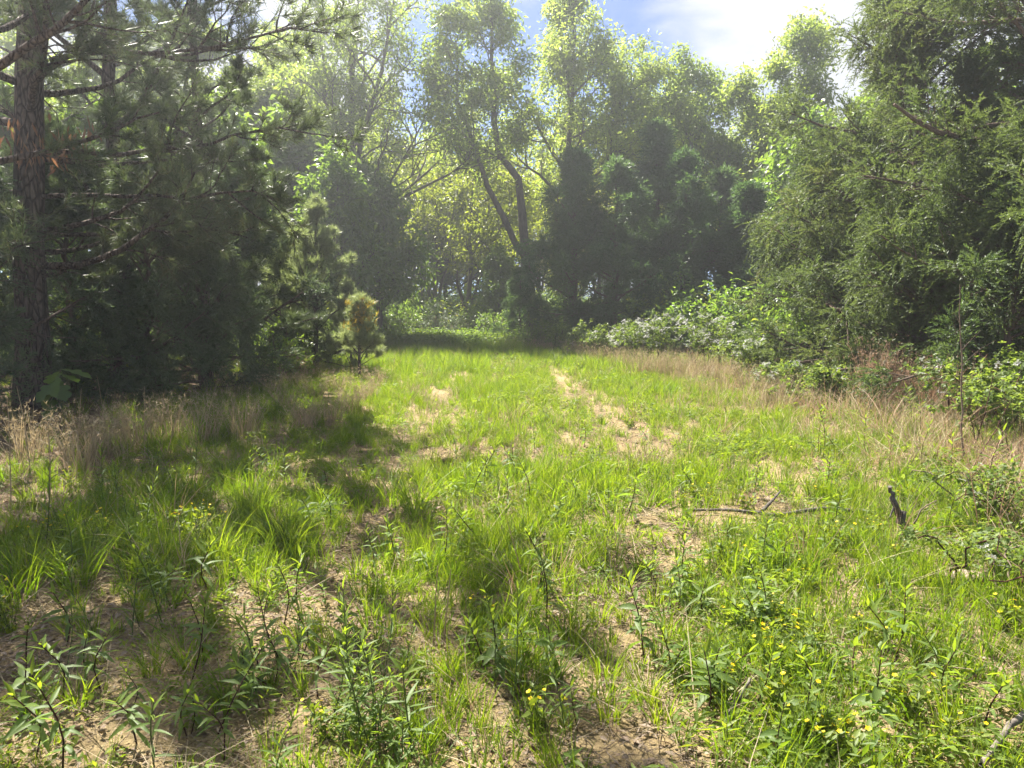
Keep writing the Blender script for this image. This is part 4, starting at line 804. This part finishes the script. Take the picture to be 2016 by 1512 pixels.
# ------------------------------------------------------------------ yellow wildflowers
fm = MB()
for k in range(5):
    a = k * TAU / 5; d = np.array([math.cos(a), math.sin(a), 0.2]); q = np.array([-math.sin(a), math.cos(a), 0])
    fm.add([d * 0.05, d * 0.7 + q * 0.42, d * 1.0, d * 0.7 - q * 0.42], [[0, 1, 2, 3]])
fmesh = fm.mesh('flower', M['petal_y'])
def flower_plant(lab, seed, loc, nf, H, grp):
    rng = np.random.default_rng(seed); o = thing('yellow_wildflower', lab, 'wildflower', loc, group=grp)
    n = nf + 3; a = rng.uniform(0, TAU, n); P = np.zeros((n, 5, 3)); s = np.linspace(0, 1, 5); r = rng.uniform(0.02, 0.10, n); hh = H * rng.uniform(0.6, 1.1, n)
    P[:, :, 0] = np.cos(a)[:, None] * r[:, None] * s ** 0.8; P[:, :, 1] = np.sin(a)[:, None] * r[:, None] * s ** 0.8; P[:, :, 2] = hh[:, None] * s - 0.01; P[:, 1:] += rng.normal(size=(n, 4, 3)) * 0.008
    mb = MB(); tubes(mb, P, np.linspace(0.002, 0.0012, 5)[None] * np.ones((n, 1)), 4); mb.build('stems', M['stem_green'], o, True)
    ii = np.repeat(np.arange(n), 14); pos, d = interp(P, ii, rng.uniform(0.05, 0.95, len(ii))); d = unit(rng.normal(size=d.shape) + np.array([0, 0, 0.3])); mb = MB(); sc = rng.uniform(0.6, 1.3, len(ii))
    rhombs(mb, pos, d, unit(np.array([0, 0, 1.0]) + 0.5 * rng.normal(size=d.shape)), 0.035 * sc, 0.014 * sc, rng.random(len(ii)), 0.2, 0.1); mb.build('foliage', M['cover'], o)
    for k in range(nf):
        f = link('flower', fmesh, o, tuple(P[k, -1])); s_ = rng.uniform(0.006, 0.011); f.scale = (s_,) * 3; f.rotation_euler = (rng.normal() * 0.5, rng.normal() * 0.5, rng.uniform(0, 6))
    KIDS[o.name] = list(o.children); return o
FL = ('yellow-flowered wildflower in the shaded left grass', 'yellow wildflowers in the shaded left grass'); FR = ('low yellow-flowered wildflower in the sunny right grass', 'yellow wildflowers in the sunny right grass')
pl = [flower_plant(FL[0], 600, on_ground(*gnd(400, 1075)), 6, 0.26, FL[1]), flower_plant(FL[0], 601, on_ground(*gnd(110, 1085)), 4, 0.24, FL[1])]
for px, py in ((370, 1080), (430, 1070), (345, 1065), (385, 1060), (60, 1100), (130, 1075), (180, 1080), (10, 1235), (25, 1250), (-10, 1230), (150, 995), (205, 1090)): relabel(dup(pl[rng.integers(2)], on_ground(*gnd(px, py)), rng.uniform(0, 6), rng.uniform(0.8, 1.1)), 'yellow-flowered wildflower', FL[1])
pr = [flower_plant(FR[0], 610, on_ground(*gnd(1550, 1290)), 5, 0.16, FR[1]), flower_plant(FR[0], 611, on_ground(*gnd(1610, 1495)), 7, 0.13, FR[1])]
for px, py in ((1530, 1310), (1545, 1330), (1570, 1270), (1480, 1290), (1535, 1345), (1630, 1490), (1600, 1480), (1645, 1500), (1580, 1470), (1690, 1250), (1720, 1275), (1790, 1420), (1880, 1480), (1540, 1430), (1450, 1250), (2000, 1260), (1990, 1250), (1585, 1170), (1760, 1110), (1640, 1080), (1720, 1060), (1430, 1120), (1600, 985), (1790, 1000), (1060, 1430), (950, 1230), (1370, 985), (1400, 1000), (1350, 1000), (1240, 840), (1150, 760), (1560, 905), (1470, 1010), (640, 1470), (1500, 1240), (1415, 1380)): relabel(dup(pr[rng.integers(2)], on_ground(*gnd(px, py)), rng.uniform(0, 6), rng.uniform(0.75, 1.25)), 'low yellow-flowered wildflower', FR[1])

# ------------------------------------------------------------------ grass, ground cover, litter: too many to count
lib = {}
def proto(cname, items):
    c = bpy.data.collections.new(cname)
    for k, me in enumerate(items):
        ob = bpy.data.objects.new(f'{cname}_{k:02d}', me); c.objects.link(ob)
    return c
def tuft_mesh(seed, n, rad, h0, h1, w_, bend, m_, spread=0.25, seg=4):
    rng = np.random.default_rng(seed); mb = MB(); V, F, ti, _ = blades(rng, n, rad, h0, h1, w_, bend, seg, spread); mb.add(V, F, ti); return mb.mesh('tuft', m_)
def cover_mesh(seed, n, rad, h, ll, lw, m_):
    rng = np.random.default_rng(seed); mb = MB(); a = rng.uniform(0, TAU, n); r = rad * np.sqrt(rng.random(n)); pos = np.stack([np.cos(a) * r, np.sin(a) * r, rng.uniform(0.01, h, n)], 1)
    d = unit(rng.normal(size=(n, 3)) * np.array([1, 1, 0.35])); sc = rng.uniform(0.6, 1.3, n)
    rhombs(mb, pos, d, unit(np.array([0, 0, 1.0]) + 0.5 * rng.normal(size=(n, 3))), ll * sc, lw * sc, rng.random(n), 0.25, 0.1)
    k = max(4, n // 8); P = np.zeros((k, 3, 3)); P[:, 1:] = pos[:k, None] * np.array([[[0.6, 0.6, 0.5], [1, 1, 1]]]); tubes(mb, P, np.full((k, 3), 0.0012), 3); return mb.mesh('cover', m_)
grass_lib = proto('grass_tufts', [tuft_mesh(700, 26, 0.05, 0.12, 0.28, 0.0065, 0.4, M['grass']), tuft_mesh(701, 34, 0.06, 0.14, 0.33, 0.006, 0.3, M['grass']), tuft_mesh(702, 20, 0.06, 0.10, 0.22, 0.009, 0.5, M['grass'], 0.45),
                                  tuft_mesh(703, 30, 0.045, 0.18, 0.40, 0.005, 0.25, M['grass'], 0.12), tuft_mesh(704, 16, 0.08, 0.06, 0.16, 0.008, 0.5, M['grass'], 0.6), tuft_mesh(705, 22, 0.07, 0.12, 0.26, 0.011, 0.45, M['grass'], 0.4)])
cover_lib = proto('cover_plants', [cover_mesh(720, 46, 0.10, 0.10, 0.035, 0.018, M['cover']), cover_mesh(721, 40, 0.12, 0.07, 0.028, 0.02, M['cover']), cover_mesh(722, 34, 0.08, 0.16, 0.06, 0.015, M['weed_new']), cover_mesh(723, 50, 0.10, 0.12, 0.05, 0.012, M['cover'])])
straw_lib = proto('straw_tufts', [tuft_mesh(730, 24, 0.08, 0.15, 0.45, 0.0055, 0.5, M['straw'], 0.4), tuft_mesh(731, 18, 0.08, 0.2, 0.55, 0.005, 0.4, M['sedge'], 0.35), tuft_mesh(732, 20, 0.12, 0.05, 0.18, 0.006, 0.9, M['straw'], 0.9)])
def litter_mesh(seed, n):
    rng = np.random.default_rng(seed); mb = MB(); pos = np.stack([rng.normal(size=n) * 0.12, rng.normal(size=n) * 0.12, rng.uniform(0.004, 0.018, n)], 1); a = rng.uniform(0, TAU, n)
    d = unit(np.stack([np.cos(a), np.sin(a), rng.normal(size=n) * 0.15], 1)); rhombs(mb, pos, d, unit(np.array([0, 0, 1.0]) + 0.3 * rng.normal(size=(n, 3))), rng.uniform(0.02, 0.07, n), rng.uniform(0.006, 0.026, n), rng.random(n), 0.5, -0.05)
    k = n; P = np.zeros((k, 2, 3)); P[:, 0] = np.stack([rng.normal(size=k) * 0.14, rng.normal(size=k) * 0.14, rng.uniform(0.003, 0.012, k)], 1); a = rng.uniform(0, TAU, k); L = rng.uniform(0.03, 0.14, k)
    P[:, 1] = P[:, 0] + np.stack([np.cos(a) * L, np.sin(a) * L, rng.uniform(-0.002, 0.012, k)], 1); tubes(mb, P, np.full((k, 2), 0.0016), 3, rng.random(k)); return mb.mesh('litter', M['dead'])
litter_lib = proto('litter_pieces', [litter_mesh(740 + k, 14) for k in range(3)])
weedlib = proto('far_weeds', [cover_mesh(750, 60, 0.16, 0.42, 0.09, 0.04, M['weed_new']), cover_mesh(751, 60, 0.16, 0.5, 0.10, 0.035, M['weed'])])

def scatter(name, label, lib_, pts, scale, tiltmax=0.2, seed=0):
    rng = np.random.default_rng(seed); n = len(pts); z = height(pts[:, 0], pts[:, 1])
    me = bpy.data.meshes.new(name); me.vertices.add(n); me.vertices.foreach_set('co', np.stack([pts[:, 0], pts[:, 1], z], 1).astype(np.float32).ravel())
    for nm, typ, key, val in (('rot', 'FLOAT_VECTOR', 'vector', np.stack([rng.normal(size=n) * tiltmax, rng.normal(size=n) * tiltmax, rng.uniform(0, TAU, n)], 1)), ('scl', 'FLOAT', 'value', scale), ('pick', 'INT', 'value', rng.integers(0, 1000, n))):
        a = me.attributes.new(nm, typ, 'POINT'); a.data.foreach_set(key, np.asarray(val).astype(np.int32 if typ == 'INT' else np.float32).ravel())
    o = link(name, me); tag(o, label, kind='stuff')
    g = bpy.data.node_groups.new(name, 'GeometryNodeTree'); g.interface.new_socket('Geometry', in_out='INPUT', socket_type='NodeSocketGeometry'); g.interface.new_socket('Geometry', in_out='OUTPUT', socket_type='NodeSocketGeometry')
    gi = g.nodes.new('NodeGroupInput'); go = g.nodes.new('NodeGroupOutput'); ci = g.nodes.new('GeometryNodeCollectionInfo'); ci.inputs['Collection'].default_value = lib_; ci.inputs['Separate Children'].default_value = True; ci.inputs['Reset Children'].default_value = True
    ip = g.nodes.new('GeometryNodeInstanceOnPoints'); ip.inputs['Pick Instance'].default_value = True
    def na(nm, typ): q = g.nodes.new('GeometryNodeInputNamedAttribute'); q.data_type = typ; q.inputs['Name'].default_value = nm; return q.outputs['Attribute']
    g.links.new(gi.outputs[0], ip.inputs['Points']); g.links.new(ci.outputs[0], ip.inputs['Instance']); g.links.new(na('rot', 'FLOAT_VECTOR'), ip.inputs['Rotation']); g.links.new(na('scl', 'FLOAT'), ip.inputs['Scale']); g.links.new(na('pick', 'INT'), ip.inputs['Instance Index'])
    g.links.new(ip.outputs[0], go.inputs[0]); md = o.modifiers.new('scatter', 'NODES'); md.node_group = g; return o

rng = np.random.default_rng(800)
def field_points(n, ymin, ymax, wide=0.86, pow_=1.0):
    y = ymin + (ymax - ymin) * rng.random(n) ** pow_; half = wide * y + 0.8
    x = rng.uniform(-1, 1, n) * half; return x, y, half
def density(x, y):
    td = track_dist(x, y) + 0.35 * (fbm(x * 2.2, y * 2.2, 55, 2) - 0.5); nz = fbm(x * 1.1, y * 1.1, 20, 3); nb = fbm(x * 0.4 + 7, y * 0.4, 31, 2)
    d = 0.42 + 1.45 * np.clip((nz - 0.34) * 2.6, 0, 1)
    rut = np.exp(-(td / np.interp(y, [2, 8, 16], [0.36, 0.32, 0.30])) ** 2); d = d * (1 - 0.93 * rut * np.clip(0.5 + 1.5 * (fbm(x * 1.7 + 3, y * 0.9, 77, 3) - 0.25), 0.4, 1))
    # the low left corner is mostly bare soil
    bare = 1 / (1 + np.exp((x + 0.55 + 0.12 * (y - 2)) * 3.5)) * np.clip((4.6 - y) / 1.4, 0, 1); d = d * (1 - 0.72 * bare * np.clip(1.4 - nb, 0, 1))
    d = d * np.where(y > 12, 1.0 + 0.35 * np.clip((y - 12) / 6, 0, 1), 1.0)
    # thins out under the trees
    d = d * (0.06 + 0.94 / (1 + np.exp(-(x - left_edge(y) + 0.8) * 2.2))) * (0.10 + 0.90 / (1 + np.exp((x - right_edge(y) - 0.3) * 2.2)))
    return d
P_, S_ = [], []
for n_m2, ymin, ymax, s0, s1 in ((250, 1.7, 5.0, 0.35, 0.78), (170, 5.0, 9.0, 0.42, 0.85), (100, 9.0, 16.0, 0.55, 0.95), (42, 16.0, 34.0, 0.9, 1.4)):
    area = 2 * 0.86 * (ymax ** 2 - ymin ** 2) / 2 + 1.6 * (ymax - ymin); n = int(area * n_m2)
    y = np.sqrt(ymin ** 2 + (ymax ** 2 - ymin ** 2) * rng.random(n)); x = rng.uniform(-1, 1, n) * (0.86 * y + 0.5)
    k = rng.random(n) < density(x, y) * 0.55; P_.append(np.stack([x[k], y[k]], 1)); S_.append(rng.uniform(s0, s1, k.sum()) * (0.75 + 0.6 * fbm(x[k] * 0.8, y[k] * 0.8, 44, 2)))
scatter('meadow_grass', 'bright green grass growing over the clearing', grass_lib, np.concatenate(P_), np.concatenate(S_), 0.22, 1)
P_, S_ = [], []
for n_m2, ymin, ymax, s0, s1 in ((230, 1.7, 5.0, 0.5, 1.0), (110, 5.0, 10.0, 0.6, 1.1), (36, 10.0, 24.0, 0.9, 1.5)):
    area = 2 * 0.86 * (ymax ** 2 - ymin ** 2) / 2; n = int(area * n_m2); y = np.sqrt(ymin ** 2 + (ymax ** 2 - ymin ** 2) * rng.random(n)); x = rng.uniform(-1, 1, n) * (0.86 * y + 0.5)
    nz = fbm(x * 0.9 + 40, y * 0.9, 60, 3); pr_ = np.clip((nz - 0.42) * 3.2, 0.04, 1) * (0.35 + 0.65 / (1 + np.exp(-(x - 0.6) * 1.5))) * (1 - 0.88 * np.exp(-(track_dist(x, y) / 0.32) ** 2)); pr_ *= 1 / (1 + np.exp(-(x - left_edge(y)) * 2.5))
    k = rng.random(n) < pr_; P_.append(np.stack([x[k], y[k]], 1)); S_.append(rng.uniform(s0, s1, k.sum()))
scatter('ground_cover', 'small-leaved yellow-green ground cover among the grass', cover_lib, np.concatenate(P_), np.concatenate(S_), 0.2, 2)
# straw along both edges, thinner through the field
n = 26000; y = np.sqrt(2.0 + 30 ** 2 * rng.random(n)); x = rng.uniform(-1, 1, n) * (0.86 * y + 0.5)
dl = x - left_edge(y); dr = right_edge(y) - x; pr_ = 0.26 * np.exp(-((dl + 0.3) / 0.9) ** 2) + 1.0 * np.exp(-((dr - 0.1) / 0.9) ** 2) + 0.07; pr_ *= 0.35 + 1.1 * fbm(x * 0.7, y * 0.7, 71, 2) ** 1.3
k = rng.random(n) < pr_ * np.interp(y, [2, 6, 12], [0.35, 0.8, 1.0]); scatter('dry_straw', 'dead tan straw standing along the edges of the clearing', straw_lib, np.stack([x[k], y[k]], 1), rng.uniform(0.6, 1.15, k.sum()) * np.where(x[k] > right_edge(y[k]) - 1.0, 1.3, 1.0), 0.25, 3)
# leaf litter and twigs on the soil
P_ = []
for n_m2, ymin, ymax in ((52, 1.7, 6.0), (20, 6.0, 14.0)):
    area = 2 * 0.86 * (ymax ** 2 - ymin ** 2) / 2; n = int(area * n_m2); y = np.sqrt(ymin ** 2 + (ymax ** 2 - ymin ** 2) * rng.random(n)); x = rng.uniform(-1, 1, n) * (0.86 * y + 0.5); P_.append(np.stack([x, y], 1))
P_ = np.concatenate(P_); scatter('leaf_litter', 'dead leaves and broken twigs strewn on the bare soil', litter_lib, P_, rng.uniform(0.6, 1.1, len(P_)), 0.06, 4)
flat_lib = proto('thatch_pieces', [tuft_mesh(780 + k, 16, 0.10, 0.06, 0.16, 0.0045, 1.2, M['straw'], 2.2) for k in range(3)])
k = rng.random(len(P_)) < 0.4; q_ = P_[k] + rng.normal(size=(k.sum(), 2)) * 0.2
scatter('thatch', 'flattened dead straw thatch between the grass tufts', flat_lib, q_, rng.uniform(0.5, 1.0, len(q_)), 0.25, 7)
def crumb_mesh(seed, n):
    rng = np.random.default_rng(seed); mb = MB()
    B = np.array([(1, 0, 0), (-1, 0, 0), (0, 1, 0), (0, -1, 0), (0, 0, 1), (0, 0, -1)], float); Fc = np.array([(0, 2, 4), (2, 1, 4), (1, 3, 4), (3, 0, 4), (2, 0, 5), (1, 2, 5), (3, 1, 5), (0, 3, 5)])
    for k in range(n):
        r = 0.004 + 0.012 * rng.random() ** 2.5; V = B * r * rng.uniform(0.6, 1.2, (6, 1)); a = rng.uniform(0, TAU); c_, s_ = math.cos(a), math.sin(a)
        V = V @ np.array([(c_, s_, 0), (-s_, c_, 0), (0, 0, 0.75)]); mb.add(V + np.array([rng.normal() * 0.12, rng.normal() * 0.12, r * 0.25]), Fc)
    return mb.mesh('crumbs', M['clod'])
M['clod'] = bark_mat('soil_clod', (0.15, 0.105, 0.065), (0.32, 0.25, 0.16), (60, 60, 60), 0.3)
crumb_lib = proto('crumb_pieces', [crumb_mesh(790 + k, 24) for k in range(3)])
k = (rng.random(len(P_)) < 0.7) & (P_[:, 1] < 9); q_ = P_[k] + rng.normal(size=(k.sum(), 2)) * 0.2
scatter('soil_crumbs', 'small clods and pebbles on the bare soil', crumb_lib, q_, rng.uniform(0.6, 1.2, len(q_)), 0.05, 8)
# tall shaded weeds across the end of the field
n = 1500; x = rng.uniform(-7.5, 1.2, n); y = rng.uniform(25.5, 32, n); k = fbm(x * 0.6, y * 0.6, 90, 2) > 0.33
scatter('far_weeds', 'knee-high shaded weeds across the far end of the field', weedlib, np.stack([x[k], y[k]], 1), rng.uniform(0.8, 1.3, k.sum()), 0.15, 5)

# leafy undergrowth filling the wood floor on all sides
under_lib = proto('undergrowth', [c.data for c in sb.children if c.name.startswith('foliage')] + [cover_mesh(752, 160, 0.6, 0.9, 0.12, 0.05, M['leaf_d']), cover_mesh(753, 150, 0.6, 1.1, 0.13, 0.06, M['leaf_b'])])
n = 5200; x = rng.uniform(-60, 60, n); y = rng.uniform(8, 72, n)
k = (((x < left_edge(y) - 1.6) | (x > right_edge(y) + 2.6)) & (np.abs(x) < 0.95 * y + 4) & (y > 13)) | (y > 33); k &= np.hypot(x + 5.9, y - 17) > 2.0
scatter('undergrowth', 'leafy shaded undergrowth covering the floor of the wood', under_lib, np.stack([x[k], y[k]], 1), rng.uniform(0.7, 1.7, k.sum()), 0.15, 6)

# single grass tufts that stand clear of the rest
GT = ('separate tuft of grass', 'grass tufts in the bare ruts'); GL = ('thick dark tuft of long shaded grass', 'long grass tufts in the shaded left ground')
tm = [tuft_mesh(760, 40, 0.045, 0.12, 0.26, 0.006, 0.35, M['grass'], 0.35), tuft_mesh(761, 46, 0.05, 0.14, 0.30, 0.0065, 0.45, M['grass'], 0.3), tuft_mesh(762, 90, 0.09, 0.22, 0.42, 0.007, 0.55, M['grass'], 0.35)]
dm = [tuft_mesh(770, 14, 0.05, 0.05, 0.14, 0.005, 0.8, M['straw'], 0.9), tuft_mesh(771, 14, 0.05, 0.05, 0.14, 0.005, 0.8, M['straw'], 0.9), tuft_mesh(772, 24, 0.08, 0.08, 0.2, 0.005, 0.9, M['straw'], 0.9)]
def put_tuft(px, py, k, s, L):
    o = thing('grass_tuft', L[0], 'grass tuft', on_ground(*gnd(px, py)), px * 0.7, L[1], s); link('blades', tm[k], o); link('dead_blades', dm[k], o); relabel(o, L[0], L[1])
for k, (px, py) in enumerate([(1255, 1305), (1130, 1260), (1290, 1180), (1180, 1215), (1225, 1160), (1270, 1375), (1200, 1410), (1330, 1250), (1290, 1060), (1320, 960), (1240, 900), (1195, 1320), (1300, 1420), (1160, 1120), (1265, 1120), (700, 1130), (760, 1085), (590, 1260), (640, 1290), (460, 1380), (530, 1340), (380, 1310), (300, 1330), (150, 1400), (850, 850), (800, 900), (720, 1180), (820, 1020)]):
    put_tuft(px, py, k % 2, 0.75 + 0.35 * ((k * 37) % 10) / 10, GT)
for k, (px, py) in enumerate([(285, 1140), (60, 1150), (150, 1160), (820, 1000), (640, 1000), (420, 1110), (30, 1190), (510, 1020), (770, 990), (560, 1090)]):
    put_tuft(px, py, 2, 0.8 + 0.3 * ((k * 53) % 10) / 10, GL)

for o in list(col.objects):
    if o.name.startswith('dry_grass_clump') and o.get('group') in ('dead grass along the pine thicket', 'tan dead grass below the young pines', 'tan dead grass along the brambles'):
        cand = [((52, 800), 'thick-trunked pine'), ((95, 855), 'broad-leaved sapling'), ((290, 800), 'low bushy cedar'), ((440, 800), 'end of the dark thicket'), ((632, 735), 'pale young pine'), ((702, 748), 'yellow-topped pine sapling'), ((590, 830), 'shadow edge of the pines'), ((1110, 702), 'yellow-green bramble'), ((1190, 712), 'open bramble'), ((1275, 722), 'white-blossomed mound'), ((1395, 730), 'tallest bramble'), ((1500, 755), 'low pale-blossomed bramble')]
        gg = [np.hypot(*(gnd(*c[0]) - np.array([o.location.x, o.location.y]))) for c in cand]
        o['label'] = ('shaded' if 'thicket' in o['group'] else 'tan') + ' clump of dead grass beside the ' + cand[int(np.argmin(gg))][1]

# ------------------------------------------------------------------ thin haze volume, added to stand in for the lens's veiling sun glare
if HAZE_ON:
    hz = MB(); x0, x1, y0, y1, z0, z1 = -62, 62, -8, 70, -1.5, 16.8
    hz.add([(x0, y0, z0), (x1, y0, z0), (x1, y1, z0), (x0, y1, z0), (x0, y0, z1), (x1, y0, z1), (x1, y1, z1), (x0, y1, z1)], [(0, 3, 2, 1), (4, 5, 6, 7), (0, 1, 5, 4), (1, 2, 6, 5), (2, 3, 7, 6), (3, 0, 4, 7)])
    m, t = mat('glare_haze'); o_ = N(t, 'ShaderNodeOutputMaterial'); v = N(t, 'ShaderNodeVolumePrincipled', inp={'Color': (0.92, 0.95, 1.0, 1), 'Density': 0.0033, 'Anisotropy': 0.72}); t.links.new(v.outputs[0], o_.inputs['Volume'])
    ho = hz.build('haze', m); tag(ho, 'thin haze added over the clearing in place of sun glare', kind='stuff')
